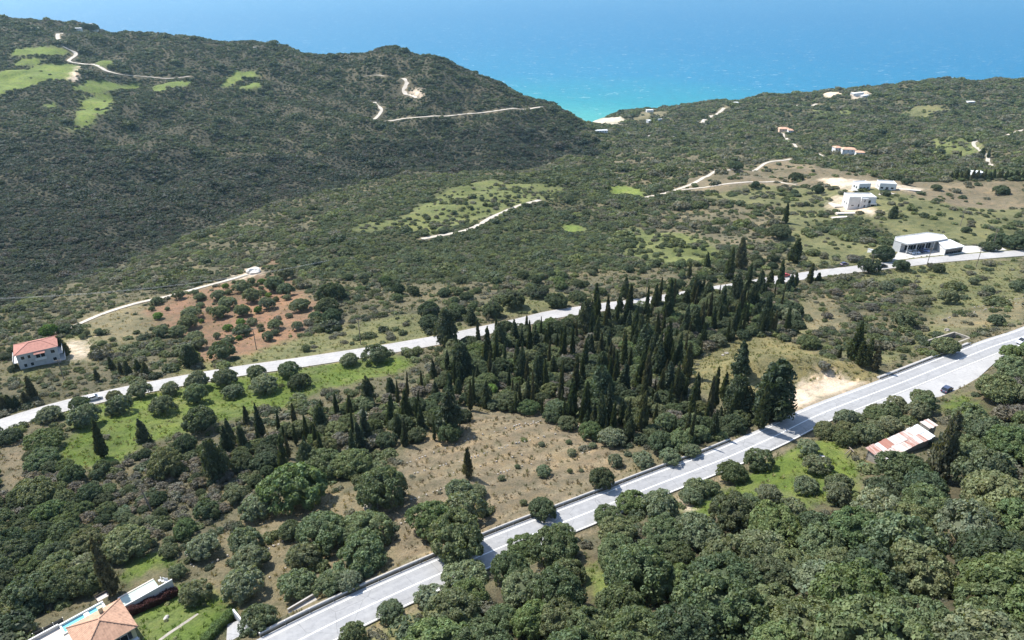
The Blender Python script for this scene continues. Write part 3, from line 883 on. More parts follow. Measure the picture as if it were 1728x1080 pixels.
broad('olive', '265,507,20 305,497,20 273,560,27 303,558,33 330,568,30 337,580,27 373,525,30 320,543,33 323,527,33 337,500,20 370,497,27 387,510,30 410,523,30 427,500,33 410,485,27 462,480,33 483,460,37 483,490,30 453,512,27 465,548,27 455,568,20 412,557,30 388,573,20 380,593,40 363,587,20 508,513,37 533,442,23 503,550,20 533,533,23 517,587,17', 'olive tree in the red earth orchard, {n} from the left', 'olives in the red orchard')
broad('dark', '550,517,40 563,533,33 560,493,40 110,553,27 23,620,17 20,590,16 10,600,20', 'dense dark bush near the red orchard or the red roofed house, {n} from the left', 'dark bushes past the orchard')
broad('bright', '407,543,17 385,552,17 82,558,27 830,655,22', 'fresh light green tree, {n} from the left', 'light green trees')
broad('olive', '167,560,15 147,563,14 173,580,14 160,588,13 140,568,12 178,592,12 190,572,12', 'little fruit tree in the garden of the red roofed house, {n} from the left', 'fruit trees in the garden')
broad('dark', '723,542,33 726,523,37 766,530,27 776,522,23 833,523,37 866,507,40 939,507,37 909,490,37 976,500,30 856,548,27', 'dark rounded tree along the far side of the upper road, {n} from the left', 'trees along the upper road')
broad('dark', '1315,390,40 1490,430,37 1465,450,33 1519,447,25 1580,453,20 1219,447,28 1629,387,18 1685,405,36 1712,410,36 1665,415,30', 'dark bushy tree round the flat roofed white building, {n} from the left', 'trees round the white building')
broad('olive', '1597,500,37 1665,488,22 1715,483,30 1679,540,28 1495,482,27 1555,510,25 1519,540,40 1519,475,20 1640,475,16', 'olive on the open grassy slope above the guard rail, {n} from the left', 'olives on the grassy slope')
broad('oak', '1589,588,43 1705,587,33 1365,573,37', 'thick bush beside the main road near the guard rail, {n} from the left', 'bushes by the guard rail')
broad('grey', '1439,433,28 1390,613,27 1470,515,30 1440,530,34 1500,505,26 1410,490,26 1450,480,24 1395,530,24 1540,480,20', 'grey leafless shrub on the rough ground beyond the knoll, {n} from the left', 'grey shrubs beyond the knoll')
broad('grey', '1715,640,44 1690,690,56 1722,690,50 1700,830,60', 'grey bare tree by the wood at the edge of the picture, {n} from the top', 'bare trees by the wood')
broad('dark', '1342,300,22 1242,280,25 1379,320,20 1339,323,14 1689,320,27 1580,315,18 1529,307,16 1275,312,14', 'lone dark tree on the far brown field, {n} from the left', 'trees on the far field')
broad('dark', '147,47,15 160,48,17 137,49,9 124,50,9', 'dark pine by the hilltop house, {n} from the left', 'pines on the hilltop')
upright('cypress', '176,772,62 ,16'.replace(' ,', ','), 'lone cypress at the edge of the green meadow', None)
upright('cypress', '192,1003,92,27', 'tall dark cypress right behind the villa', None)
upright('cypress', '789,805,48,11', 'thin lone cypress on the brown terraced field', None)
upright('conifer', '245,745,40,26', 'single conifer on the meadow below the olives', None)
upright('conifer', '368,807,66,32 385,765,48,28', 'dark conifer above the grey brushwood, {n} from the left', 'conifers by the brushwood')
upright('cypress', '417,715,30,11 619,663,28,10 839,582,42,9 794,693,48,8 896,653,30,8', 'slim young cypress on the left fringe of the cypress wood, {n} from the left', 'slim cypresses')
upright('conifer', '753,582,62,30', 'bushy conifer standing on the near edge of the upper road', None)
upright('conifer', '796,547,28,24', 'short cone shaped conifer just beyond the upper road', None)
upright('conifer', '323,618,38,24', 'dark conifer at the lower corner of the red orchard', None)
upright('cypress', '108,600,34,15 102,590,26,12', 'cypress against the wall of the red roofed house, {n} from the left', 'cypresses at the red roofed house')
upright('cypress', '190,624,22,8 205,630,20,8 217,632,24,9 235,630,24,9 247,634,24,9 165,642,20,7 0,692,22,10 10,692,24,10 20,690,25,10 30,687,20,10 45,682,22,10 57,674,40,14', 'young cypress in the row above the upper road, {n} from the left', 'young cypresses in a row')
upright('cypress', '1006,530,50,12 1061,530,48,12 1054,503,34,10 1104,520,40,9 1126,540,65,16 1136,510,38,10 1162,470,26,7 1192,460,34,8 1228,473,54,12', 'cypress spire beside the upper road, {n} from the left', 'cypresses by the upper road')
upright('cypress', '1249,453,50,14 1339,443,40,14 1324,377,34,10', 'lone cypress on the slope beyond the upper road, {n} from the left', 'cypresses beyond the upper road')
upright('cypress', '1365,477,32,10 1315,490,50,12 1298,486,30,9 1342,482,22,8 1380,478,18,8', 'small cypress in front of the upper road near the red car, {n} from the left', 'cypresses near the red car')
upright('cypress', '1122,622,78,14', 'tallest thin cypress rising from the middle of the wood', None)
upright('cypress', '1438,610,66,18 1452,616,40,16 1460,619,48,16 1475,625,42,13 1415,604,18,8', 'cypress in the clump at the end of the knoll, {n} from the left', 'cypresses on the knoll end')
upright('conifer', '1248,634,58,31', 'egg shaped conifer alone on the grassy knoll', None)
upright('conifer', '1302,711,92,58', 'big dark conifer beside the sandy lot at the road', None)
upright('cypress', '1281,728,74,18', 'narrow cypress hugging the big conifer by the road', None)
upright('cypress', '1220,674,45,14 1203,692,70,14 1157,642,60,14', 'cypress at the foot of the knoll, {n} from the left', 'cypresses at the knoll foot')
upright('conifer', '1237,694,34,24', 'low conifer among pale rocks below the knoll', None)
upright('conifer', '758,728,66,50', 'spreading conifer at the corner of the brown field', None)
upright('conifer', '1506,369,22,13', 'small conifer beside the new white house', None)
upright('cypress', '1578,808,112,26', 'tall leaning cypress beside the rusty shed', None)
upright('cypress', ' '.join('%d,%d,%d,%d' % (1604 + i * 7 + (i * 37) % 4, 303, 12 + (i * 53) % 7, 6) for i in range(18)), 'cypress of the hedge along the far brown field, {n} from the left', 'cypress hedge')
upright('cypress', '1619,265,10,4 1667,266,14,5 1656,262,12,7 1067,203,8,2', 'tiny far cypress, {n} from the left', 'far cypresses')

# ------------------------------------------------------------------ woods
KN = '1160,612 1240,572 1300,568 1370,588 1430,613 1495,634 1450,650 1400,680 1320,705 1290,690 1250,690 1175,655'
n1 = fill('760,594 850,567 960,545 1060,528 1150,508 1290,482 1335,490 1345,562 1240,574 1165,605 1150,650 1180,690 1240,700 1285,735 1200,757 1100,762 1000,742 900,700 800,690 760,700 740,650', 5.6,
     [('cypress', .17), ('conifer', .11), ('dark', .24), ('oak', .20), ('olive', .14), ('grey', .14)], 'wood', 'cypress wood', 2.0, 3.8, (4.5, 13.5), 21, [KN], .62)
n2 = fill('770,600 740,660 790,700 760,745 700,750 640,760 560,795 470,795 400,790 330,770 420,738 520,712 620,682 690,655', 7.0,
     [('conifer', .22), ('cypress', .20), ('dark', .18), ('oak', .18), ('grey', .22)], 'wood', 'cypress wood', 2.0, 3.4, (6.0, 10.5), 22, [], .62)
MEAD = '1230,800 1360,742 1420,745 1450,790 1440,850 1380,850 1330,872 1240,862 1160,885 1150,862'
n3 = fill('1285,758 1340,735 1400,712 1450,700 1500,690 1560,682 1580,700 1560,722 1450,752 1400,745 1360,742 1250,802 1170,850 1150,845', 5.6, [('olive', .8), ('oak', .2)], 'verge', 'olives between main road and shed', 2.4, 3.4, seed=23, keep=.62, limit=20)
n3b = fill(MEAD, 9, [('olive', 1)], 'grove', 'olives in the glade', 2.4, 3.2, seed=28, keep=.9, limit=8)
n4 = fill('700,1150 770,1040 870,985 1000,940 1090,905 1180,890 1240,872 1330,885 1440,868 1490,800 1580,790 1610,745 1625,700 1660,665 1728,610 1850,560 1900,700 1900,1150', 9.0,
     [('oak', .72), ('dark', .10), ('olive', .18)], 'lower', 'oak wood below the main road', 3.6, 6.2, seed=24, holes=['985,962 1010,948 1064,1000 1010,1014', '1585,690 1620,660 1660,690 1640,720', '1690,900 1728,800 1760,900'], keep=.66)
n5 = fill('-120,960 -60,900 40,930 130,940 175,1010 150,1010 40,1060 -60,1140 -120,1140', 5.0, [('dark', .3), ('oak', .45), ('olive', .25)], 'villa', 'thicket beside the villa', 2.4, 4.0, seed=25, keep=.58)
n6 = fill('-60,800 60,770 140,800 160,870 130,930 40,930 -60,900', 4.6, [('dark', .25), ('oak', .4), ('grey', .35)], 'thicket', 'thicket beside the dry ground', 1.8, 3.0, seed=26, holes=['0,748 45,738 52,790 30,840 0,870'], keep=.62)
n7 = fill('160,790 330,755 460,790 480,840 400,860 330,870 300,920 190,930 150,880', 4.6, [('grey', .6), ('dark', .2), ('olive', .2)], 'brush', 'brushwood above the garden', 1.1, 2.0, seed=27, keep=.75)
n8 = fill('560,470 760,470 900,470 1150,440 1300,430 1330,455 1240,475 1120,490 960,505 820,530 700,530 600,500', 7, [('dark', .5), ('oak', .3), ('olive', .2)], 'mid', 'trees beyond the upper road', 1.8, 3.2, seed=29, keep=.9, limit=60)
n9 = fill('820,330 950,325 930,340 860,352 800,372 720,396 660,388 690,368 760,345', 8, [('olive', 1)], 'slope', 'olives on the green slope', 1.5, 2.4, seed=30, keep=1.1, limit=36)
n10 = fill('1060,385 1180,400 1240,430 1180,450 1100,448 1050,430', 6, [('olive', 1)], 'slope2', 'olives on the pale slope', 1.4, 2.0, seed=31, keep=1.1, limit=28)
n11 = fill('245,525 330,492 440,462 480,475 535,520 515,558 440,585 365,605 330,598 345,572 290,556', 6, [('olive', .7), ('bright', .3)], 'orchard', 'young trees in the red orchard', 1.1, 2.3, seed=32, keep=1.0, limit=34)
settle()
print('woods', n1, n2, n3, n3b, n4, n5, n6, n7, n8, n9, n10, 'trees', len(TREES))
from collections import Counter
print(Counter(o.name.split('.')[0] for o in bpy.data.objects if o.parent is None))

# ------------------------------------------------------------------ scrub: the countless shrubs of the hills
def scatter(y0, y1, step, seed):
    rs = np.random.RandomState(seed)
    ys = np.arange(y0, y1, step)
    out = []
    for y in ys:
        w = y * .86 + 60
        xs = np.arange(-w, w, step)
        out.append(np.stack([xs, np.full(xs.shape, y)], -1))
    q = np.vstack(out)
    return q + rs.uniform(-.5, .5, q.shape) * step
DENS = dict(scrub=.80, maquis=.95, hill=.97, darkhill=1.0, sparse=.38, meadow=.012, field=.006, grove=.16, brown=.035, red=.02, drygreen=.13, knoll=.02, dirt=0, tan=.10, pale=0, verge=.10, garden=.01, floor=.10)
SP, SR_, SZ = [], [], []
for y0, y1, st, r0, r1 in ((40, 330, 2.5, .9, 1.9), (330, 700, 3.1, 1.3, 2.5), (700, 1120, 3.9, 1.5, 3.0), (1120, 1720, 5.0, 1.9, 3.7)):
    q = scatter(y0, y1, st, int(y0))
    zi_ = zone_at(q[:, 0], q[:, 1])
    dn = np.array([DENS[k] for k in ZK] + [DENS['scrub']])[zi_]
    patch = wob(q[:, 0], q[:, 1], 45, 12) * .5 + wob(q[:, 0], q[:, 1], 16, 13) * .5
    right = (q[:, 0] > 20) & (q[:, 1] > 330) & (q[:, 1] < 900)
    dn = np.where(zi_ == -1, dn * np.clip(1 + .35 * patch, .2, 1.2), dn * np.clip(1 + .5 * patch, .3, 2) if st < 3 else dn * np.clip(1.12 + .28 * patch, .5, 1.5))
    if st < 3: dn = np.where(zi_ == -1, dn * .55, dn)
    keep = nrs.uniform(size=len(q)) < dn
    q, zi_ = q[keep], zi_[keep]
    z = HT(q[:, 0], q[:, 1])
    ok = z > 1.0
    for line, hw, _ in TERR:
        d, _z = seg_dist(q[:, 0], q[:, 1], line); ok &= d > hw + .9 + (st > 3.5) * 2.5
    for a, b_, r in AVOID: ok &= (q[:, 0] - a) ** 2 + (q[:, 1] - b_) ** 2 > r * r
    d = np.array(TREES)
    near = q[:, 1] < 420
    if near.any():
        dd = ((q[near][:, None] - d[None, :, :2]) ** 2).sum(-1) < (d[None, :, 2] * .75) ** 2
        t = ok[near]; t[dd.any(1)] = False; ok[near] = t
    lay_d, _z = seg_dist(q[:, 0], q[:, 1], lay); ok &= lay_d > 4
    u, v, dep = project(np.column_stack([q, z]))
    ok &= (u > -260) & (u < 1990) & (v < 1200)
    q, z, zi_ = q[ok], z[ok], zi_[ok]
    m = nrs.uniform(size=len(q)) ** 1.6
    r = r0 + (r1 - r0) * m
    r = np.where(nrs.uniform(size=len(q)) < .05, r * 1.75, r)
    r = r * np.clip(1 + .38 * wob(q[:, 0], q[:, 1], 60, 51) + .22 * wob(q[:, 0], q[:, 1], 22, 52), .55, 1.6)
    SP.append(np.column_stack([q, z])); SR_.append(r); SZ.append(zi_)
SP = np.vstack(SP); SR_ = np.concatenate(SR_); SZ = np.concatenate(SZ)
# low-lying gully bushes grow larger
SR_ = np.where((SP[:, 0] > 60) & (SP[:, 1] > 480), SR_ * 1.3, SR_)
kind_z = np.array([dict(hill=1, maquis=2, darkhill=3).get(k, 0) for k in ZK] + [0])[SZ]
nz = wob(SP[:, 0], SP[:, 1], 150, 31) * .6 + wob(SP[:, 0], SP[:, 1], 45, 32) * .5
rn = nrs.uniform(size=len(SP))
pal = dict(green=(.104, .124, .056), dark=(.070, .090, .050), grey=(.138, .136, .096), brown=(.096, .089, .076), bright=(.138, .160, .062))
pc = {k: np.array(v) for k, v in pal.items()}
tint = np.empty((len(SP), 3))
brownish = np.clip(.30 + .42 * nz, 0, .8)
w_hill = np.where((rn < brownish)[:, None], np.where((rn < brownish * .55)[:, None], pc['brown'], pc['grey']), np.where((rn > .85)[:, None], pc['green'] * .85, pc['dark'] * .85))
w_maq = np.where((rn < .10)[:, None], pc['grey'], np.where((rn < .16)[:, None], pc['bright'], np.where((rn < .55)[:, None], pc['green'], pc['dark'] * 1.15)))
w_scr = np.where((rn < np.clip(.34 + .25 * nz, .1, .7))[:, None], pc['grey'], np.where((rn < .74)[:, None], pc['green'], np.where((rn < .80)[:, None], pc['bright'], pc['dark'])))
w_dark = np.where((rn < .22)[:, None], pc['brown'] * .8, np.where((rn > .9)[:, None], pc['green'] * .6, pc['dark'] * np.array([.62, .64, .78])))
tint = np.where((kind_z == 3)[:, None], w_dark, np.where((kind_z == 1)[:, None], w_hill, np.where((kind_z == 2)[:, None], w_maq, w_scr)))
tint = tint * nrs.normal(1, .15, (len(SP), 1)).clip(.6, 1.5)
isbrown = (kind_z == 1) & (rn < brownish)
SR_ = np.where(isbrown, SR_ * .72, SR_)

def instancer(name, pts, scl, rot, pick, tint, meshes, label):
    cl = bpy.data.collections.new(name + '_shapes')
    for i, me in enumerate(meshes):
        o = bpy.data.objects.new('%s_shape_%02d' % (name, i), me)
        cl.objects.link(o)
    me = bpy.data.meshes.new(name)
    n = len(pts)
    me.vertices.add(n); me.vertices.foreach_set('co', np.asarray(pts, np.float32).ravel())
    for nm, ty, ky, a in (('scl', 'FLOAT_VECTOR', 'vector', scl), ('rot', 'FLOAT_VECTOR', 'vector', rot), ('tint', 'FLOAT_COLOR', 'color', np.column_stack([tint, np.ones(n)])), ('pick', 'INT', 'value', pick)):
        at = me.attributes.new(nm, ty, 'POINT')
        at.data.foreach_set(ky, np.ascontiguousarray(a, np.int32 if ty == 'INT' else np.float32).ravel())
    o = bpy.data.objects.new(name, me)
    COL.objects.link(o)
    ng = bpy.data.node_groups.new(name, 'GeometryNodeTree')
    ng.interface.new_socket('Geometry', in_out='INPUT', socket_type='NodeSocketGeometry')
    ng.interface.new_socket('Geometry', in_out='OUTPUT', socket_type='NodeSocketGeometry')
    gi, go = ng.nodes.new('NodeGroupInput'), ng.nodes.new('NodeGroupOutput')
    ci = ng.nodes.new('GeometryNodeCollectionInfo')
    ci.inputs['Collection'].default_value = cl
    ci.inputs['Separate Children'].default_value = True
    ci.inputs['Reset Children'].default_value = True
    ip = ng.nodes.new('GeometryNodeInstanceOnPoints')
    ip.inputs['Pick Instance'].default_value = True
    L = ng.links.new
    L(gi.outputs[0], ip.inputs['Points']); L(ci.outputs[0], ip.inputs['Instance'])
    for nm, ty, sk in (('scl', 'FLOAT_VECTOR', 'Scale'), ('rot', 'FLOAT_VECTOR', 'Rotation'), ('pick', 'INT', 'Instance Index')):
        a = ng.nodes.new('GeometryNodeInputNamedAttribute'); a.data_type = ty; a.inputs[0].default_value = nm
        L(a.outputs[0], ip.inputs[sk])
    L(ip.outputs[0], go.inputs[0])
    md = o.modifiers.new('scatter', 'NODES'); md.node_group = ng
    return tag(o, label, kind='stuff')
SH_N = [dome(81 + i, 20, 26, .13, .8, (.26, .42), m=M_LEAFI, sub=False) for i in range(5)]
SH_F = [dome(91 + i, 11, 12, .22, .8, (.3, .46), m=M_LEAFI, sub=False) for i in range(5)]
_u, _v, _dep = project(SP)
px = SR_ * 2 / _dep * FPX
vis = (_u > 0) & (_u < 1728) & (_v > 0) & (_v < 1080)
score = np.where(vis & (_v < 640), px, 0)
top = np.argsort(-score)[:290]
SHRUB_TOP = [(SP[i], SR_[i], tint[i]) for i in top]
rest = np.ones(len(SP), bool); rest[top] = False
def send(name, m, shapes, label):
    n = m.sum()
    s = SR_[m]
    jit = nrs.uniform(.85, 1.2, (n, 3))
    scl = s[:, None] * jit * np.array([1, 1, .78])
    rot = np.column_stack([nrs.normal(0, .06, n), nrs.normal(0, .06, n), nrs.uniform(0, 6.283, n)])
    pts = SP[m].copy(); pts[:, 2] -= .08 * s
    instancer(name, pts, scl, rot, nrs.randint(0, len(shapes), n), tint[m], shapes, label)
nearm = rest & (SP[:, 1] < 560)
farm = rest & ~nearm
hillm = farm & ((kind_z == 1) | (kind_z == 3))
send('scrub', nearm, SH_N, 'low evergreen scrub covering the near slopes')
send('hill_scrub', hillm, SH_F, 'dark dense scrub covering the hill by the sea')
send('far_scrub', farm & ~hillm, SH_F, 'green scrub covering the far slopes and headland')
print('scrub', nearm.sum(), farm.sum())
for p_, r_, t_ in SHRUB_TOP:
    o = bpy.data.objects.new('shrub', rng.choice(BUSH))
    COL.objects.link(o)
    o.location = (p_[0], p_[1], p_[2] - .08 * r_); o.scale = (r_, r_ * rng.uniform(.85, 1.15), r_ * .8)
    o.rotation_euler = (0, 0, rng.uniform(0, 6.28)); o.color = (*t_, 1)
    LABELQ.setdefault('shrubs of the scrub', []).append((o, 'shrub', 'shrub', 'shrub', r_))

# ------------------------------------------------------------------ grass and weeds
def tuft(seed, n, m, flat=.5):
    rs = np.random.RandomState(seed)
    c = np.zeros((1, 3)); V, T = [], []
    a = rs.uniform(0, 6.283, n); d = rs.uniform(0, .45, n); L = rs.uniform(.5, 1.0, n); ln = rs.uniform(.1, .6, n)
    for i in range(n):
        p = np.array([d[i] * math.cos(a[i]), d[i] * math.sin(a[i]), 0]); o = np.array([math.cos(a[i]), math.sin(a[i]), 0])
        s = np.array([-o[1], o[0], 0]) * .09
        t = p + o * ln[i] * L[i] + np.array([0, 0, L[i]])
        V += [p - s, p + s, t + s * .35, t - s * .35]
        g = rs.uniform(.75, 1.25); T += [(g, g, g, 1)] * 4
    return make_mesh('tuft', [(np.array(V), np.arange(n * 4).reshape(n, 4), np.array(T))], m)
TUFT = [tuft(i, 14, M_LEAFI) for i in range(4)]
GP, GR, GT = [], [], []
GDEN = dict(brown=.34, verge=.34, meadow=.42, knoll=.55, drygreen=.30, tan=.16, grove=.28, garden=.35, red=.05, dirt=.012, scrub=.34, maquis=.15, hill=0, darkhill=0, sparse=.1, field=0, pale=0, floor=.12)
GTC = dict(brown=[(.23, .185, .13), (.19, .15, .105), (.15, .14, .085)], verge=[(.25, .20, .12), (.19, .165, .085)], meadow=[(.13, .18, .035), (.17, .20, .06), (.10, .15, .03), (.22, .22, .10)], knoll=[(.23, .20, .11), (.20, .19, .085), (.15, .165, .06)],
           drygreen=[(.16, .165, .075), (.13, .15, .055), (.20, .18, .10)], tan=[(.28, .22, .13)], grove=[(.14, .18, .045), (.18, .18, .07)], garden=[(.10, .155, .03), (.12, .17, .04)], red=[(.16, .16, .06)], dirt=[(.25, .2, .11)], scrub=[(.15, .135, .08), (.18, .155, .10), (.10, .115, .05)], maquis=[(.1, .11, .05)], sparse=[(.18, .16, .1)], floor=[(.12, .12, .06), (.14, .12, .08)])
q = scatter(45, 330, 1.15, 77)
zi_ = zone_at(q[:, 0], q[:, 1])
dn = np.array([GDEN[k] for k in ZK] + [GDEN['scrub']])[zi_]
dn = dn * np.clip(1 + .9 * wob(q[:, 0], q[:, 1], 7, 41), .1, 2)
dn = np.where(np.array([k == 'brown' for k in ZK] + [False])[zi_], dn * np.clip(1 + 1.2 * rows(q[:, 0], q[:, 1]), .15, 2.4), dn)
k_ = nrs.uniform(size=len(q)) < dn
q, zi_ = q[k_], zi_[k_]
z = HT(q[:, 0], q[:, 1])
ok = np.ones(len(q), bool)
for line, hw in ((LOW, 4.2), (UPP, 3.9)):
    d, _z = seg_dist(q[:, 0], q[:, 1], line); ok &= d > hw
for _, w, l in TR:
    d, _z = seg_dist(q[:, 0], q[:, 1], l); ok &= d > w / 2
for a, b_, r in AVOID[:30]: ok &= (q[:, 0] - a) ** 2 + (q[:, 1] - b_) ** 2 > (r * .6) ** 2
ok &= ~inpoly(q[:, 0], q[:, 1], np.vstack([LAYBY[0::3, :2], LAYBY[2::3, :2][::-1]]))
u, v, _ = project(np.column_stack([q, z])); ok &= (u > -150) & (u < 1880) & (v < 1160)
q, z, zi_ = q[ok], z[ok], zi_[ok]
names = ZK + ['scrub']
tt = np.array([GTC[names[i]][rng.randrange(len(GTC[names[i]]))] for i in zi_]) * nrs.normal(1, .14, (len(q), 1)).clip(.6, 1.5)
n = len(q)
s = nrs.uniform(.28, .75, n)
instancer('grass', np.column_stack([q, z - .03]), np.column_stack([s * 1.5, s * 1.5, s * nrs.uniform(.6, 1.1, n)]), np.column_stack([np.zeros(n), np.zeros(n), nrs.uniform(0, 6.28, n)]),
          nrs.randint(0, 4, n), tt, TUFT, 'tufts of dry and green grass on the open ground')
print('grass', n)

# ------------------------------------------------------------------ buildings and built things
M_WHITE = plain('white_render', (.58, .575, .56), .8, .07, .6)
M_OLDW = plain('weathered_white_wall', (.46, .45, .43), .9, .16, .5)
M_YELL = plain('yellow_render', (.52, .47, .30), .85, .08, .5)
M_TILE = plain('terracotta_tiles', (.43, .26, .175), .85, .22, 1.6)
M_REDT = plain('red_roof_tiles', (.40, .19, .145), .85, .16, 1.2)
M_ORAN = plain('orange_roof_tiles', (.55, .33, .22), .85, .16, .6)
M_GLASS = plain('dark_glass', (.02, .025, .03), .12, .1, 1, spec=.5)
M_SHUT = plain('dark_shutters', (.05, .055, .06), .6, .1, 2)
M_ROOFG = plain('grey_flat_roof', (.40, .40, .395), .9, .14, .35)
M_ROOFW = plain('white_membrane_roof', (.62, .62, .61), .6, .05, .4)
M_CONC = plain('concrete', (.37, .35, .32), .9, .14, .8, bump=.3)
M_STONE = plain('limestone', (.31, .28, .235), .95, .22, 1.5, bump=.6)
M_SLAB = plain('pale_green_terrace', (.36, .42, .37), .8, .06, .5)
M_PAVE = plain('cream_paving', (.54, .475, .41), .85, .08, .7)
M_POOL = plain('pool_water', (.14, .42, .52), .08, .05, .8, spec=.5)
M_STEEL = plain('galvanised_steel', (.50, .51, .52), .45, .1, 2, metal=.6)
M_WOOD = plain('grey_timber', (.20, .165, .13), .9, .2, 2, bump=.3)
M_DWOOD = plain('dark_timber', (.055, .042, .035), .8, .2, 2)
M_RED = plain('red_paint', (.45, .06, .05), .5, .12, 1)
M_TYRE = plain('tyre_rubber', (.02, .02, .02), .9, .1, 3)
M_RIM = plain('wheel_rim', (.45, .45, .46), .35, .05, 3, metal=.8)
M_LAMP = plain('lamp_lens', (.75, .75, .72), .2, .02, 3)
M_TAIL = plain('tail_lamp', (.35, .02, .02), .3, .02, 3)
BOXF = [(0, 3, 2, 1), (4, 5, 6, 7), (0, 1, 5, 4), (1, 2, 6, 5), (2, 3, 7, 6), (3, 0, 4, 7)]
class MB:
    """collects boxes, prisms and sheets for one part"""
    def __init__(s): s.v, s.f, s.mi = [], [], []
    def add(s, V, F, i=0):
        b = len(s.v); s.v += [tuple(map(float, q)) for q in V]
        s.f += [tuple(b + k for k in f) for f in F]; s.mi += [i] * len(F); return s
    def box(s, x0, x1, y0, y1, z0, z1, i=0):
        return s.add([(x0, y0, z0), (x1, y0, z0), (x1, y1, z0), (x0, y1, z0), (x0, y0, z1), (x1, y0, z1), (x1, y1, z1), (x0, y1, z1)], BOXF, i)
    def tube(s, a, b_, r0, r1=None, n=8, i=0):
        a, b_ = Vector(a), Vector(b_); r1 = r0 if r1 is None else r1
        d = (b_ - a).normalized(); x = d.orthogonal().normalized(); y = d.cross(x)
        V = [a + (x * math.cos(k * 6.2832 / n) + y * math.sin(k * 6.2832 / n)) * r0 for k in range(n)] + [b_ + (x * math.cos(k * 6.2832 / n) + y * math.sin(k * 6.2832 / n)) * r1 for k in range(n)]
        return s.add(V, [(k, (k + 1) % n, n + (k + 1) % n, n + k) for k in range(n)] + [tuple(range(n - 1, -1, -1)), tuple(range(n, 2 * n))], i)
    def prism(s, poly, y0, y1, i=0):
        """profile in x,z pushed along y"""
        n = len(poly)
        V = [(x, y0, z) for x, z in poly] + [(x, y1, z) for x, z in poly]
        return s.add(V, [(k, (k + 1) % n, n + (k + 1) % n, n + k) for k in range(n)] + [tuple(range(n - 1, -1, -1)), tuple(range(n, 2 * n))], i)
    def slab(s, poly, z0, z1, i=0):
        n = len(poly)
        V = [(*q, z0) for q in poly] + [(*q, z1) for q in poly]
        return s.add(V, [(k, (k + 1) % n, n + (k + 1) % n, n + k) for k in range(n)] + [tuple(range(n - 1, -1, -1)), tuple(range(n, 2 * n))], i)
    def build(s, name, m, parent=None, smooth=False):
        o = mesh_obj(name, s.v, s.f, m, parent, smooth)
        bm = bmesh.new(); bm.from_mesh(o.data)
        bmesh.ops.recalc_face_normals(bm, faces=bm.faces)
        bm.to_mesh(o.data); bm.free()
        return o
def empty(name, loc, rz=0.0, label=None, cat=None, group=None):
    o = bpy.data.objects.new(name, None); COL.objects.link(o)
    o.location = loc; o.rotation_euler = (0, 0, rz); o.empty_display_size = 1
    return tag(o, label, cat, group)
def part(name, m, parent, *boxes):
    b = MB()
    for q in boxes: b.box(*q)
    return b.build(name, m, parent)
def hip(W, D, z, h, over, inset=None, m=None, parent=None, step=.34, name='roof', amp=.05):
    """hipped roof over 0..W, 0..D: four tiled faces with rolls running down the slope"""
    x0, x1, y0, y1 = -over, W + over, -over, D + over
    ins = inset if inset is not None else (y1 - y0) / 2
    ym = (y0 + y1) / 2
    R0, R1 = Vector((x0 + ins, ym, z + h)), Vector((x1 - ins, ym, z + h))
    c = [Vector((x0, y0, z)), Vector((x1, y0, z)), Vector((x1, y1, z)), Vector((x0, y1, z))]
    b = MB()
    for A, B_, T0, T1 in ((c[0], c[1], R0, R1), (c[1], c[2], R1, R1), (c[2], c[3], R1, R0), (c[3], c[0], R0, R0)):
        L = (B_ - A).length; n = max(4, int(L / step)); ax = (B_ - A) / L
        nr = (B_ - A).cross(T0 - A).normalized()
        t0, t1 = (T0 - A).dot(ax), (T1 - A).dot(ax)
        up = (T0 - A) - ax * t0
        low, top = [], []
        for i in range(n * 2 + 1):
            s_ = L * i / (2 * n)
            f = 1.0 if t0 <= s_ <= t1 else (s_ / t0 if s_ < t0 else (L - s_) / max(1e-6, L - t1))
            e = nr * (amp if i % 2 else 0)
            low.append(A + ax * s_ + e); top.append(A + ax * s_ + up * f + e)
        k = len(low)
        b.add(low + top, [(i, i + 1, k + i + 1, k + i) for i in range(k - 1)])
    roof = b.build(name, m, parent)
    rc = MB()
    for q in c: rc.tube(q + Vector((0, 0, .05)), (R0 if (q - R0).length < (q - R1).length else R1) + Vector((0, 0, .05)), .11, n=6)
    if (R1 - R0).length > .1: rc.tube(R0 + Vector((0, 0, .06)), R1 + Vector((0, 0, .06)), .12, n=6)
    rc.build('ridge_tiles', m, roof)
    eb = MB(); eb.box(x0 + .06, x1 - .06, y0 + .06, y1 - .06, z - .16, z - .02)
    eb.build('eaves', M_WHITE, roof)
    return roof
def window(parent, x, y, z, w, h, side='front', shutters=False, glass=M_GLASS):
    """window let into a wall; side front: wall at y facing -y; left: wall at x facing -x; right: +x"""
    f, g = MB(), MB()
    if side == 'front':
        f.box(x - .08, x + w + .08, y - .05, y + .02, z - .08, z + h + .08); g.box(x, x + w, y - .07, y - .052, z, z + h)
    else:
        d = -1 if side == 'left' else 1
        a, b_ = sorted((x + d * .05, x - d * .02)); a2, b2 = sorted((x + d * .07, x + d * .052))
        f.box(a, b_, y - .08, y + w + .08, z - .08, z + h + .08); g.box(a2, b2, y, y + w, z, z + h)
    o = f.build('window', M_WHITE, parent); g.build('pane', glass, o)
    if shutters and side == 'front':
        for sx in (x - .55 * w - .1, x + w + .1): part('shutter', M_SHUT, o, (sx, sx + .55 * w, y - .11, y - .03, z - .05, z + h + .05))
    if shutters and side != 'front':
        for sy in (y - .55 * w - .1, y + w + .1):
            a, b_ = sorted((x + d * .11, x + d * .03)); part('shutter', M_SHUT, o, (a, b_, sy, sy + .55 * w, z - .05, z + h + .05))
    return o
def ang(a, b_): return math.atan2(b_.y - a.y, b_.x - a.x)

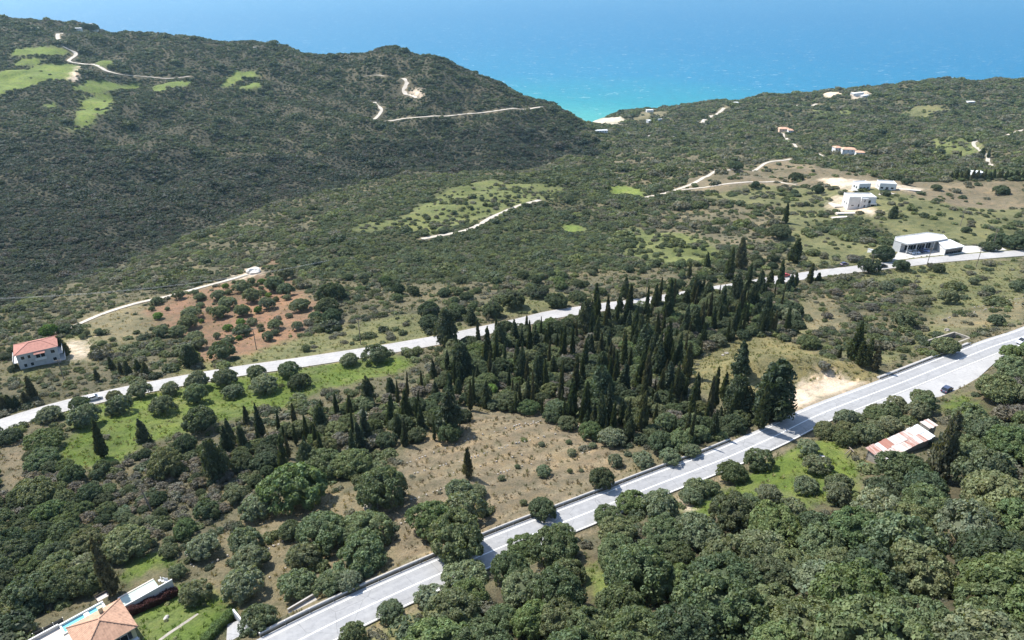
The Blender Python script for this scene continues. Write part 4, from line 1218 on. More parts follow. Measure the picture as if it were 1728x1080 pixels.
# -- villa with the terracotta hip roof (its near corner leaves the frame)
zg = hit1(165, 1068).z
ze = zg + 4.6
A, B_, C_ = on_plane(111, 1060, ze), on_plane(202, 1010, ze), on_plane(236, 1054.6, ze)
rz = ang(A, B_) - math.pi / 2          # local y runs along the pool side, local x towards the garden
W = (C_ - B_).length; D = (B_ - A).length
villa = empty('villa', (A.x, A.y, zg), ang(A, B_) - math.pi / 2, 'yellow villa with terracotta hip roof and chimney at the picture corner', 'house')
W, D = W - .9, D - .9
villa.location = villa.matrix_basis @ Vector((.45, .45, 0))
part('wall', M_YELL, villa, (0, W, 0, D, -1.5, 4.5))
rf = hip(W, D, 4.6, 1.7, .45, 3.7, M_TILE, villa, .36)
part('chimney', M_YELL, rf, (1.0, 1.5, 4.2, 4.8, 4.6, 6.5), (.92, 1.58, 4.12, 4.88, 6.5, 6.62))
for yy, zz in ((1.6, 2.6), (5.0, 2.6), (1.6, .3), (5.0, .3)): window(villa, W, yy, zz, 1.0, 1.3, 'right', True)
for xx in (1.5, 4.8): window(villa, xx, 0, 2.6, 1.1, 1.3, 'front', True)
part('balcony', M_WHITE, villa, (W + .02, W + 1.3, 3.2, D, 2.1, 2.25), (W + 1.2, W + 1.3, 3.2, D, 2.25, 3.0))
zt = .25
inv = villa.matrix_basis.inverted()
def loc(u, v, h=zt): return inv @ on_plane(u, v, zg + h)
xo = (loc(99, 1055.5).x + loc(173.6, 1015.5).x) / 2          # outer rim of the pool, seen over the roof
y0_, y1_ = loc(99, 1055.5).y, loc(173.6, 1015.5).y
pool = empty('swimming_pool', villa.location, villa.rotation_euler.z, 'narrow blue swimming pool with white rim beside the villa', 'pool')
part('rim', M_WHITE, pool, (xo, xo + .3, y0_, y1_, -1.5, zt + .25), (xo + 2.3, xo + 2.6, y0_, y1_, -1.5, zt + .1), (xo + .3, xo + 2.3, y1_ - .35, y1_, -1.5, zt + .1), (xo + .3, xo + 2.3, y0_, y0_ + .3, -1.5, zt + .1), (xo + .3, xo + 2.3, y1_ - 3.3, y1_ - 2.5, -1.5, zt + .06))
part('water', M_POOL, pool, (xo + .3, xo + 2.3, y0_ + .3, y1_ - .35, -.5, zt - .12))
ter = empty('terrace', villa.location, villa.rotation_euler.z)
tag(ter, 'cream paved pool terrace of the villa', kind='structure')
part('paving', M_PAVE, ter, (xo + .3, -.02, y0_ - 9, y0_ - .02, -1.6, .12), (xo + 2.62, -.02, y0_, y1_, -1.6, .1))
part('parapet', M_WHITE, ter, (xo, xo + .28, y0_ - 9, y0_ - .02, -1.6, .75))
fen = empty('glass_fence', villa.matrix_basis @ Vector((xo - 1.1, y0_ - 6.5, -.6)), villa.rotation_euler.z, 'low glass fence panels outside the pool wall', 'fence')
for k in range(5):
    part('pane', M_GLASS, fen, (0, .03, k * 1.5, k * 1.5 + 1.4, .2, 1.1)); part('post', M_STEEL, fen, (-.02, .05, k * 1.5 + 1.42, k * 1.5 + 1.48, 0, 1.15))
slabo = empty('garden_terrace', villa.location, villa.rotation_euler.z, 'flat pale green terrace slab behind the villa with white edge', 'terrace')
sc_ = [loc(u, v, .5) for u, v in ((196, 1013), (257, 979), (271, 988.6), (212, 1023))]
sx0, sx1 = (sc_[0].x + sc_[1].x) / 2, (sc_[2].x + sc_[3].x) / 2
sy0, sy1 = (sc_[0].y + sc_[3].y) / 2, (sc_[1].y + sc_[2].y) / 2
part('slab', M_SLAB, slabo, (sx0, sx1, sy0, sy1, -1.8, .45))
part('low_wall', M_WHITE, slabo, (sx1 + .02, sx1 + .25, sy0, sy1 + 2.2, -1.8, .8))
part('kerb', M_PAVE, slabo, (sx0 - .3, sx0 - .02, sy0, sy1, -1.8, .55))
for k in range(3):
    ch = empty('garden_chair', villa.matrix_basis @ Vector((sx1 - 1.6 + .55 * k, sy1 + .7 + .35 * k, 0)), villa.rotation_euler.z + .4 * k, 'white garden chair beyond the pale terrace, %s from the villa' % ('nearest', 'second', 'farthest')[k], 'chair', 'white garden chairs')
    part('seat', M_WHITE, ch, (-.25, .25, -.25, .25, .38, .44)); part('backrest', M_WHITE, ch, (-.25, .25, .22, .28, .44, .95))
    for a, b_ in ((-.22, -.22), (.18, -.22), (-.22, .2), (.18, .2)): part('leg', M_WHITE, ch, (a, a + .05, b_, b_ + .05, 0, .38))
bench = empty('timber_bench', villa.matrix_basis @ Vector((xo - 1.2, y1_ + .3, -.2)), villa.rotation_euler.z, 'dark timber garden bench with pale cushion past the pool', 'bench')
part('frame', M_DWOOD, bench, (-.6, .6, -1.0, -.9, 0, .7), (-.6, .6, .9, 1.0, 0, .7), (-.65, -.55, -1, 1, 0, .8)); part('cushion', M_PAVE, bench, (-.5, .55, -.88, .88, .3, .45))
def hedge(name, path, w, h, col, label, z0=None, n=900, leaf=.10, cat='hedge'):
    """a clipped hedge along a ground path [(x,y)...]"""
    rs = np.random.RandomState(len(label))
    p = np.array(path, float)
    seg = np.diff(p, axis=0); ln = np.hypot(*seg.T); cum = np.concatenate([[0], np.cumsum(ln)])
    t = rs.uniform(0, cum[-1], n); k = np.clip(np.searchsorted(cum, t) - 1, 0, len(seg) - 1)
    f = (t - cum[k]) / ln[k]
    c = p[k] + seg[k] * f[:, None]; nn = np.stack([-seg[k][:, 1], seg[k][:, 0]], -1) / ln[k][:, None]
    a = rs.uniform(-1.3, 1.3, n)
    side = np.clip(a * 1.2, -1, 1) * w / 2; hh = np.where(np.abs(a) < .85, h, h * rs.uniform(.1, 1, n)) * (1 + .12 * np.sin(t * 2.1) + rs.normal(0, .04, n))
    g = HT(c[:, 0], c[:, 1]) if z0 is None else np.full(n, z0)
    P3 = np.column_stack([c + nn * side[:, None], g + hh])
    out = unit(np.column_stack([nn * side[:, None], np.full(n, .6)]))
    V, F, T = leaves(rs, P3, np.full((n, 3), .16), out, 4, leaf, .6)
    V2, F2 = [], []
    for i, q in enumerate(p):
        d = seg[min(i, len(seg) - 1)]; d = np.array([-d[1], d[0]]) / np.hypot(*d)
        gz_ = float(HT(np.array([q[0]]), np.array([q[1]]))[0]) if z0 is None else z0
        for s_, zz in ((-.42, -.3), (-.42, h * .9), (.42, h * .9), (.42, -.3)): V2.append((*(q + d * w * s_), gz_ + zz))
        if i: F2 += [(4 * i - 4 + a_, 4 * i - 4 + (a_ + 1) % 4, 4 * i + (a_ + 1) % 4, 4 * i + a_) for a_ in range(4)]
    V, F, T = join([(V, F, T), (np.array(V2), np.array(F2), np.full((len(V2), 4), .8))])
    o = mesh_obj(name, V, F, M_LEAF, attrs={'tone': ('POINT', T)})
    o.color = (*col, 1)
    return tag(o, label, cat)
vm = villa.matrix_basis
pp = [vm @ Vector((sx1 + 1.0, sy0 + (sy1 + 2.4 - sy0) * k / 9, 0)) for k in range(10)]
hedge('hedge', [q[:2] for q in pp], 1.1, 1.5, (.085, .035, .035), 'dark red clipped hedge along the pale terrace', n=1100)
q = hit([345, 372, 398], [1088, 1058, 1037])
hedge('hedge', q[:, :2], 1.3, 1.3, (.10, .15, .05), 'green clipped hedge between garden and driveway', n=700)
dl = gline('399,1049 402,1066 408,1090 416,1120', smooth=1, every=1.5)
tag(ribbon('driveway', dl, np.linspace(1.6, 3.0, len(dl)), np.linspace(-1.4, -3.0, len(dl)), M_ASPH, .12, thick=.5), 'grey asphalt driveway beside the garden hedge', kind='structure')
wl = hit([397, 418, 440], [1043, 1062, 1085])
dw = MB()
for a, b_ in zip(wl[:-1], wl[1:]):
    d = (b_ - a)[:2]; nn = np.array([-d[1], d[0]]) / np.hypot(*d) * .14
    zt_ = max(a[2], b_[2]) + .7
    dw.slab([tuple(a[:2] - nn), tuple(b_[:2] - nn), tuple(b_[:2] + nn), tuple(a[:2] + nn)], min(a[2], b_[2]) - .5, zt_)
tag(dw.build('driveway_wall', M_WHITE), 'low white wall at the driveway end', 'wall')
gp = gline('262,1086 280,1072 300,1058 322,1046 335,1036', smooth=1, every=2)
tag(ribbon('garden_path', gp, .28, -.28, M_STONE, .02, thick=.25), 'pale stone path through the villa garden', kind='structure')
for k, (u, v, w) in enumerate(((283, 1020, 9), (306, 1062, 7), (296, 1077, 6), (313, 1025, 5), (281, 1048, 8), (345, 1022, 8))):
    p_ = hit1(u, v); r = w * px_size(p_) / 2
    o = bpy.data.objects.new('garden_shrub', BUSH[k % 4]); COL.objects.link(o)
    o.location = p_; o.scale = (r, r, r * .8); o.color = (.30, .32, .16, 1) if k < 4 else (.16, .18, .10, 1)
    tag(o, 'pale yellow flowering shrub on the villa lawn, %s from the villa' % ordw(k) if k < 4 else 'dull green shrub on the villa lawn, %s' % ('near the path' if k == 4 else 'near the olive'), 'shrub', 'shrubs on the villa lawn')
def rock(u, v, w, label, flat=.6, m=None, name='rock', group=None):
    p_ = hit1(u, v); r = w * px_size(p_) / 2
    rs = np.random.RandomState(int(u + v))
    V = CS_V * (1 + rs.normal(0, .14, (len(CS_V), 1))) * np.array([r, r * rs.uniform(.6, 1), r * flat]) * 1.0
    # weld by direction so that faces stay closed
    key = {}
    for i, q in enumerate(np.round(CS_V, 4)):
        j = key.setdefault(tuple(q), i); V[i] = V[j]
    o = mesh_obj(name, V, [tuple(f) for f in CS_F], m or M_STONE)
    o.location = (p_.x, p_.y, p_.z + r * flat * .3); o.rotation_euler = (0, 0, rs.uniform(0, 6))
    return tag(o, label, 'rock', group)
rock(281, 1043, 13, 'grey boulder on the villa lawn', .4, M_CONC)
for i, (u, v, w) in enumerate(((1224, 668, 9), (1232, 672, 7), (1243, 669, 8), (1252, 676, 7), (1226, 597, 8), (1258, 683, 9), (1220, 600, 6))):
    rock(u, v, w, 'pale rock %s, %s' % ('on the crest of the knoll' if v < 620 else 'at the foot of the knoll', ('first', 'second', 'third', 'fourth', 'larger one', 'lowest', 'smaller one')[i]), group='rocks on the knoll')
rock(660, 970, 24, 'large pale boulder beside the main road kerb', .5)
rock(1386, 775, 26, 'low ring of grey stones and ash in the glade', .16, plain('ash', (.40, .38, .39), .95, .3, 1))
rock(428, 460, 26, 'white gravel heap at the end of the orchard track', .5, plain('gravel', (.66, .62, .55), .95, .1, 2), 'gravel_heap')
rock(1598, 558, 9, 'pale rock on freshly dug orange soil', .8)
rock(1555, 702, 13, 'flat pale stone by the lay-by edge', .2)

# -- house with the red roof
zg = hit1(62, 614).z
ze = zg + 6.3
A, B_ = on_plane(23, 601, ze), on_plane(96, 584.6, ze)
hs = empty('house', (A.x, A.y, zg), ang(A, B_), 'two storey grey white house with red hip roof and balconies', 'house')
W, D = (B_ - A).length - .8, 8.6
hs.location = hs.matrix_basis @ Vector((.5, .5, 0))
part('wall', M_OLDW, hs, (0, W, 0, D, -2.5, 6.2))
part('basement', plain('rubble_basement', (.30, .25, .22), .95, .2, 1), hs, (4.5, W + .1, -.6, -.01, -3.0, .3))
rf = hip(W, D, 6.3, 1.7, .6, None, M_REDT, hs, .36)
mb = MB(); mb.add([(5.2, -1.6, 5.55), (8.6, -1.6, 5.55), (8.6, -.55, 6.05), (5.2, -.55, 6.05), (5.2, -1.6, 5.45), (8.6, -1.6, 5.45), (8.6, -.55, 5.95), (5.2, -.55, 5.95)], BOXF)
mb.build('awning', M_REDT, hs)
for x, y0 in ((5.4, 3.1),):
    bc = part('balcony', M_WHITE, hs, (5.2, 8.6, -1.4, -.01, 3.0, 3.15), (5.2, 8.6, -1.4, -1.32, 3.15, 4.0))
    part('rail', M_STEEL, bc, (5.2, 8.6, -1.45, -1.41, 4.0, 4.06))
part('balcony', M_WHITE, hs, (W + .01, W + 1.4, .3, D - .3, 3.0, 3.15), (W + 1.3, W + 1.4, .3, D - .3, 3.15, 4.0))
part('balcony', M_WHITE, hs, (W + .01, W + 1.6, .3, D - .3, .2, .35), (W + 1.5, W + 1.6, .3, D - .3, .35, 1.2))
part('balcony', M_WHITE, hs, (-1.5, -.01, .3, D - .6, 3.0, 3.15), (-1.5, -1.4, .3, D - .6, 3.15, 4.0))
part('stair', M_WHITE, hs, (-1.2, -.02, -1.6, .2, -2.5, .3), (-1.2, 1.2, -1.6, -.02, -2.5, -.6))
for x, z, w, h in ((1.2, 4.0, 1.0, 1.2), (3.2, 4.0, .8, 1.2), (5.6, 3.2, 1.2, 2.1), (7.1, 3.2, 1.2, 2.1), (10.2, 4.0, 1.2, 1.2), (1.4, 1.0, .9, 1.2), (3.4, 1.0, .9, 1.2), (10.2, 1.0, 1.1, 1.2)): window(hs, x, 0, z, w, h)
for y in (1.6, 5.2): window(hs, W, y, 3.2, 1.3, 2.0, 'right'); window(hs, 0, y, 3.3, 1.1, 1.5, 'left')
hq = hit([8, 40], [640, 655])

# -- flat roofed white building with the forecourt
zb = ZB
A, B_ = on_plane(1509, 406.5, zb + 5), on_plane(1581, 407.5, zb + 5)
bg = empty('commercial_building', (A.x, A.y, zb), ang(A, B_), 'long white building with flat grey roof and glazed front by the upper road', 'building')
bi = bg.matrix_basis.inverted()
ro = [bi @ on_plane(u, v, zb + 5) for u, v in ((1509, 406), (1532, 413), (1580, 407), (1599, 403.5), (1592, 396.5), (1565, 392.5), (1511, 400))]
ro = [(q.x, q.y) for q in ro]
MB().slab(ro, 4.75, 5.05).build('roof', M_ROOFG, bg)
rim = MB()
for a, b_ in zip(ro, ro[1:] + ro[:1]):
    d = Vector((b_[0] - a[0], b_[1] - a[1])); n_ = Vector((-d.y, d.x)).normalized() * .22
    rim.slab([a, b_, (b_[0] + n_.x, b_[1] + n_.y), (a[0] + n_.x, a[1] + n_.y)], 4.6, 5.3)
rim.build('parapet', M_WHITE, bg)
bk = [ro[0], (ro[0][0] + .6, ro[0][1] - .3), (ro[2][0] - .5, ro[2][1] + 3.2), (ro[3][0] - .3, ro[3][1] + .2), (ro[4][0] - .2, ro[4][1] - .2), (ro[5][0], ro[5][1] - .2), (ro[6][0] + .2, ro[6][1] - .2)]
core_poly = [(ro[0][0] + .2, ro[0][1] + .1), (ro[1][0] + .3, ro[1][1] + 4.2), (ro[2][0] - .3, ro[2][1] + 2.6), (ro[3][0] - .3, ro[3][1] + .1), (ro[4][0] - .2, ro[4][1] - .2), (ro[5][0], ro[5][1] - .3), (ro[6][0] + .2, ro[6][1] - .2)]
MB().slab(core_poly, -1, 4.72).build('wall', M_WHITE, bg)
sw = MB()
a, b_ = Vector(ro[0]), Vector(ro[1]); d = (b_ - a); n_ = Vector((-d.y, d.x)).normalized() * .25
sw.slab([tuple(a), tuple(a + d * .55), tuple(a + d * .55 + n_), tuple(a + n_)], -1, 4.7); sw.build('side_wall', M_WHITE, bg)
a, b_ = Vector(core_poly[1]), Vector(core_poly[2]); d = (b_ - a); L = d.length; d /= L; n_ = Vector((d.y, -d.x))
def onf(s0, s1, z0, z1, off=.05, th=.05):
    p0, p1 = a + d * s0 + n_ * off, a + d * s1 + n_ * off
    return [tuple(p0), tuple(p1), tuple(p1 + n_ * th), tuple(p0 + n_ * th)], z0, z1
sp = (L - 1.2) / 9
for k in range(9):
    w_ = MB().slab(*onf(.6 + k * sp + .12, .6 + (k + 1) * sp - .12, .35, 3.9)).build('window', M_GLASS, bg)
    MB().slab(*onf(.6 + k * sp - .06, .6 + k * sp + .10, .1, 4.1, .05, .2)).build('mullion', M_WHITE, w_)
for k in range(4):
    q_ = Vector(ro[1]) + (Vector(ro[2]) - Vector(ro[1])) * (.04 + .31 * k) + Vector((0, .5))
    MB().box(q_.x - .18, q_.x + .18, q_.y - .18, q_.y + .18, -.5, 4.74).build('column', M_WHITE, bg)
ad_ = [bi @ on_plane(u, v, zb + 4.2) for u, v in ((1581.5, 407.5), (1603, 404.6), (1629, 414.4), (1596, 419.5))]
an = empty('annex', bg.location, bg.rotation_euler.z, 'white roofed annex at the end of the long white building', 'building')
mb = MB()
aq = [(q.x, q.y) for q in ad_]; zs = (4.5, 4.5, 3.9, 3.9)
mb.add([(*p_, z - .22) for p_, z in zip(aq, zs)] + [(*p_, z) for p_, z in zip(aq, zs)], BOXF); mb.build('roof', M_ROOFW, an)
cx, cy_ = sum(p_[0] for p_ in aq) / 4, sum(p_[1] for p_ in aq) / 4
ins = [(cx + (p_[0] - cx) * .9, cy_ + (p_[1] - cy_) * .9) for p_ in aq]
MB().slab(ins, -1, 3.72).build('wall', M_WHITE, an)
a, b_ = Vector(ins[3]), Vector(ins[2]); d = (b_ - a); L = d.length; d /= L; n_ = Vector((d.y, -d.x))
for k in range(4): MB().slab(*onf(.4 + k * (L - .6) / 4, .2 + (k + 1) * (L - .6) / 4, .7, 3.1)).build('window', M_GLASS, an)
sh = empty('pump_house', hit1(1470, 430), .3, 'small white box shed with sloping roof beside the upper road', 'shed')
mb = MB(); mb.prism([(-1.6, -1), (1.6, -1), (1.6, 2.3), (-1.6, 3.1)], -1.4, 1.4); mb.build('wall', M_WHITE, sh)
mb = MB(); mb.prism([(-1.75, 3.14), (1.75, 2.27), (1.75, 2.4), (-1.75, 3.27)], -1.55, 1.55); mb.build('roof', M_ROOFG, sh)
part('door', M_SHUT, sh, (-.45, .45, -1.46, -1.405, -.2, 1.9))
fq = hit([1497, 1530, 1560, 1640, 1706, 1712, 1690, 1640, 1600, 1560, 1520], [449, 441, 439, 435, 432, 425, 420, 419, 421, 420, 424])
yard = mesh_obj('forecourt', np.column_stack([fq[:, :2], np.full(len(fq), zb + .02)]), [tuple(range(len(fq)))], plain('pale_concrete_yard', (.44, .42, .39), .9, .1, .15))
tag(yard, 'pale concrete forecourt of the long white building', kind='structure')
rp = hit1(1514, 428)
rt = empty('red_barrier', (rp.x, rp.y, zb), bg.rotation_euler.z - .5, 'red metal fence panels beside the long white building', 'fence')
for k in range(4): part('panel', M_RED, rt, (k * 1.25 - 1.6, k * 1.25 - .45, -.06, .06, .2, 1.9)); part('post', M_STEEL, rt, (k * 1.25 - 1.72, k * 1.25 - 1.63, -.05, .05, -.6, 2.0))
rl = hit([1528, 1545], [428, 434])
rw_ = MB(); d = (rl[1] - rl[0])[:2]; nn = np.array([-d[1], d[0]]) / np.hypot(*d) * .2
rw_.slab([tuple(rl[0][:2] - nn), tuple(rl[1][:2] - nn), tuple(rl[1][:2] + nn), tuple(rl[0][:2] + nn)], zb - 1, zb + .9)
tag(rw_.build('ramp_wall', M_WHITE), 'low white ramp wall beside the parked cars', 'wall')

# -- new white house and its two neighbours
def cube_house(u, v, rz, W, D, Hh, label, seed, wing=True):
    p_ = hit1(u, v)
    o = empty('white_house', p_, rz, label, 'house', 'new white houses')
    part('wall', M_WHITE, o, (-W / 2, W / 2, 0, D, -2, Hh))
    part('roof', M_ROOFG, o, (-W / 2 + .3, W / 2 - .3, .3, D - .3, Hh, Hh + .05))
    part('parapet', M_WHITE, o, (-W / 2, W / 2, 0, .25, Hh, Hh + .5), (-W / 2, W / 2, D - .25, D, Hh, Hh + .5), (-W / 2, -W / 2 + .25, .25, D - .25, Hh, Hh + .5), (W / 2 - .25, W / 2, .25, D - .25, Hh, Hh + .5))
    if wing:
        part('fin_wall', M_WHITE, o, (-W * .09, -W * .06, -1.6, -.01, -2, Hh + .3))
        part('bay', M_WHITE, o, (-W * .05, W * .19, -1.2, -.01, -2, Hh - .3))
        part('balcony', M_WHITE, o, (W * .26, W / 2, -2.0, -.01, 2.6, 2.8), (W * .26, W / 2, -2.0, -1.85, 2.8, 3.5))
        for x in (W * .27, W / 2 - .3): part('column', M_WHITE, o, (x, x + .25, -2.0, -1.75, -2, 2.58))
        for x, y, z, w, h in ((-W * .38, 0, 1.0, 1.6, .6), (-W * .13, 0, .2, .9, 2.0), (W * .04, -1.21, 3.9, .6, 1.7), (W * .22, 0, 2.9, 1.6, 2.0), (W * .05, -1.21, .2, .8, 1.8), (W * .3, 0, .1, 3.0, 2.2)): window(o, x, y, z, w, h)
    else:
        for k in range(3): window(o, -W / 2 + .8 + k * W * .31, 0, .9, W * .16, 1.3)
    for y in (D * .25, D * .6): window(o, -W / 2, y, 1.0, 1.2, 1.4, 'left')
    return o
cube_house(1453, 350, -.04, 17.5, 10, 6.6, 'large cubic white house with balcony and dark windows on the far slope', 1)
cube_house(1458, 321, .15, 9.0, 8, 4.3, 'small white flat roofed house just behind the large cubic one', 2, False)
cube_house(1497, 321, -.2, 11.0, 9, 4.3, 'white flat roofed house with terrace, farthest from the track', 3, False)
for u, v, w, d_, rz, lb in ((1440, 360, 22, 3.0, .02, 'pale terrace apron in front of the large cubic house'), (1498, 327, 16, 4.0, .25, 'pale terrace in front of the far white house'), (1410, 346, 6, 9, .1, 'pale parking pad beside the large cubic house'), (1535, 321, 14, 2.5, -.3, 'pale ramp beyond the far white house'), (1417, 367, 11, 2.6, .2, 'pale concrete slab below the white house')):
    p_ = hit1(u, v)
    o = empty('terrace_slab', p_, rz, lb, 'terrace', 'pale slabs round the white houses')
    part('slab', M_PAVE, o, (-w / 2, w / 2, -d_ / 2, d_ / 2, -1.2, .35))
    part('kerb', M_CONC, o, (-w / 2, w / 2, -d_ / 2 - .2, -d_ / 2 - .01, -1.2, .5))

# -- far houses
def far_house(u, v, W, D, Hh, rz, roof, wall, label, hp=1.6, name='house', group=None):
    p_ = hit1(u, v)
    o = empty(name, p_, rz, label, 'house', group)
    o.location = o.matrix_basis @ Vector((-W / 2, -D / 2, 0))
    part('wall', wall, o, (0, W, 0, D, -2.5, Hh - .1))
    if roof: hip(W, D, Hh, hp, .5, None if W > D else D * .5 - .01, roof, o, .6)
    else: part('roof', M_ROOFW, o, (-.3, W + .3, -.3, D + .3, Hh - .1, Hh + .2))
    n_ = max(2, int(W / 4))
    for k in range(n_): window(o, .9 + k * (W - 1.2) / n_, 0, Hh - 2.4, 1.1, 1.3)
    return o
far_house(1322, 222, 15, 10, 5.0, -.1, M_ORAN, plain('apricot_render', (.62, .45, .33), .85, .06, .4), 'apricot house with orange roof alone on the far wooded slope', 2)
far_house(1333, 224, 7, 9, 4.5, -.1, M_ORAN, M_WHITE, 'pale side house next to the far apricot house', 1.6)
far_house(1411, 258, 8, 8, 7.0, .1, M_ORAN, M_WHITE, 'white tower like house at the end of the far white group', 1.4, group='far white houses')
far_house(1430, 260, 15, 9, 6.5, -.12, M_ORAN, M_WHITE, 'largest house of the far white group', 1.6, group='far white houses')
far_house(1450, 262, 9, 7, 4.0, -.2, M_ORAN, M_WHITE, 'lowest house of the far white group', 1.3, group='far white houses')
far_house(1619, 296, 6.5, 4, 3.8, .05, None, M_WHITE, 'small white flat roof behind the cypress hedge', group='white roofs behind the hedge')
far_house(1647, 298, 7, 6, 3.9, -.15, None, M_WHITE, 'larger white roof behind the cypress hedge', group='white roofs behind the hedge')
far_house(1098, 206, 16, 8, 4, .5, None, M_WHITE, 'white roofed house on the slope above the beach', group='houses by the beach')
far_house(1112, 204, 9, 7, 4, .5, None, M_WHITE, 'smaller white roof next to the house above the beach', group='houses by the beach')
far_house(1014, 224, 20, 6, 4, .1, None, M_WHITE, 'long white roof in the trees behind the beach', group='houses by the beach')
far_house(1096, 189, 14, 8, 4.5, .2, None, M_WHITE, 'white house on the sandy point above the sea', group='houses by the beach')
far_house(1446, 160, 30, 8, 4, .5, None, M_WHITE, 'long pale building on the far headland', group='houses on the headland')
far_house(1460, 164, 24, 7, 4, .5, None, M_WHITE, 'second pale building on the far headland', group='houses on the headland')
far_house(1240, 176, 12, 8, 4, .0, None, M_WHITE, 'white house on the near end of the far headland', group='houses on the headland')
far_house(1637, 175, 12, 8, 4, .0, None, M_WHITE, 'white house among trees on the far headland', group='houses on the headland')
far_house(133, 53, 11, 8, 5.5, .2, None, M_OLDW, 'pale low house on the hilltop skyline', group='hilltop houses')
far_house(157, 51, 16, 10, 9, .2, M_OLDW, M_OLDW, 'pale house under pines on the hilltop skyline', 3, group='hilltop houses')

# -- rusty corrugated shed
zs_ = hit1(1515, 757).z
A, B_, C_, D_ = (on_plane(u, v, zs_ + 2.5) for u, v in ((1453, 762), (1545, 725), (1579, 734), (1490, 776)))
shed = empty('tin_shed', (D_.x, D_.y, zs_), ang(D_, C_), 'long low shed with rusty corrugated roof in the trees', 'shed')
W = (C_ - D_).length; Dp = ((A - D_).length + (B_ - C_).length) / 2
def sheet(parent, x0, x1, y0, y1, z0, z1, m, jig, name='roof_sheet', wave=.15, amp=.03):
    """one corrugated sheet, ribs running down the slope (y)"""
    n = max(4, int((x1 - x0) / wave) * 2); V = []
    for j, (y, z) in enumerate(((y0, z0), (y1, z1))):
        for i in range(n + 1): V.append((x0 + (x1 - x0) * i / n, y + jig[0], z + (amp if i % 2 else 0) + jig[1] + jig[2] * i / n))
    k = n + 1
    return mesh_obj(name, V, [(i, i + 1, k + i + 1, k + i) for i in range(n)], m, parent)
def rusty(name, a, b_, lo, hi):
    m, nt, p = mat(name)
    tc = N(nt, 'ShaderNodeTexCoord'); mp = N(nt, 'ShaderNodeMapping'); mp.inputs['Scale'].default_value = (3.0, .5, 1)
    nt.links.new(tc.outputs['Object'], mp.inputs[0])
    n1 = noise(nt, mp.outputs[0], .9, 6, .7, .3)
    r = ramp(nt, [(lo, a), (hi, b_)]); nt.links.new(n1.outputs[0], r.inputs[0]); nt.links.new(r.outputs[0], p.inputs['Base Color'])
    p.inputs['Roughness'].default_value = .75; p.inputs['Metallic'].default_value = .1
    return m
MR = [rusty('rusty_sheet', (.30, .13, .09), (.46, .37, .33), .40, .60), rusty('pale_rusty_sheet', (.36, .20, .15), (.50, .44, .40), .34, .50), rusty('zinc_sheet', (.40, .33, .29), (.54, .51, .49), .30, .45)]
M_RUST = rusty('red_rust_sheet', (.27, .11, .08), (.38, .20, .15), .3, .7)
M_ZINC = plain('new_white_sheet', (.56, .57, .57), .5, .04, 1)
part('wall', M_STONE, shed, (.3, W - .3, .35, .75, -1.2, 1.9), (.3, .7, .75, Dp - .4, -1.2, 2.1), (W - .7, W - .3, .75, Dp - .4, -1.2, 2.1), (.3, W - .3, Dp - .8, Dp - .4, -1.2, 2.3))
ns = 13; sw_ = W / ns
for i in range(ns):
    for j in range(2):
        y0, y1 = (-.1, Dp * .52) if j == 0 else (Dp * .48, Dp + .1)
        m = M_RUST if (i in (3, 4) and j == 1) else M_ZINC if i >= 10 and not (i == 10 and j == 0) else rng.choice(MR)
        z0 = 2.15 + .55 * max(0, y0) / Dp; z1 = 2.15 + .55 * y1 / Dp
        sheet(shed, i * sw_ - .03, (i + 1) * sw_ + .03, y0, y1, z0 + .03 * j, z1 + .03 * j, m, (rng.uniform(-.12, .12), rng.uniform(0, .05) + .02 * (i % 2), rng.uniform(-.03, .03)))
p_ = on_plane(1570, 722, zs_ + 2.6)
sh2 = empty('lean_to', (p_.x, p_.y, zs_ + .3), ang(D_, C_), 'small detached rusty tin roof past the end of the shed', 'shed')
for i in range(4): sheet(sh2, i * .75, i * .75 + .8, 0, 2.6, 2.0 + .02 * (i % 2), 2.3, MR[(i + 1) % 3], (rng.uniform(-.1, .1), 0, 0))
part('wall', M_STONE, sh2, (.1, 2.9, .2, .5, -1.2, 1.9), (.1, .4, .5, 2.4, -1.2, 1.95), (2.6, 2.9, .5, 2.4, -1.2, 1.95))
for k, (u0, v0, u1, v1) in enumerate(((1436, 760, 1424, 772), (1462, 746, 1493, 727), (1432, 757, 1440, 768))):
    a, b_ = hit1(u0, v0), hit1(u1, v1)
    tag(MB().tube(a + Vector((0, 0, .5)), b_ + Vector((0, 0, .9)), .13, .09).build('log', M_WOOD), ('weathered log leaning in the glade', 'long pole lying beside the rusty shed', 'short log leaning at the shed corner')[k], 'log')

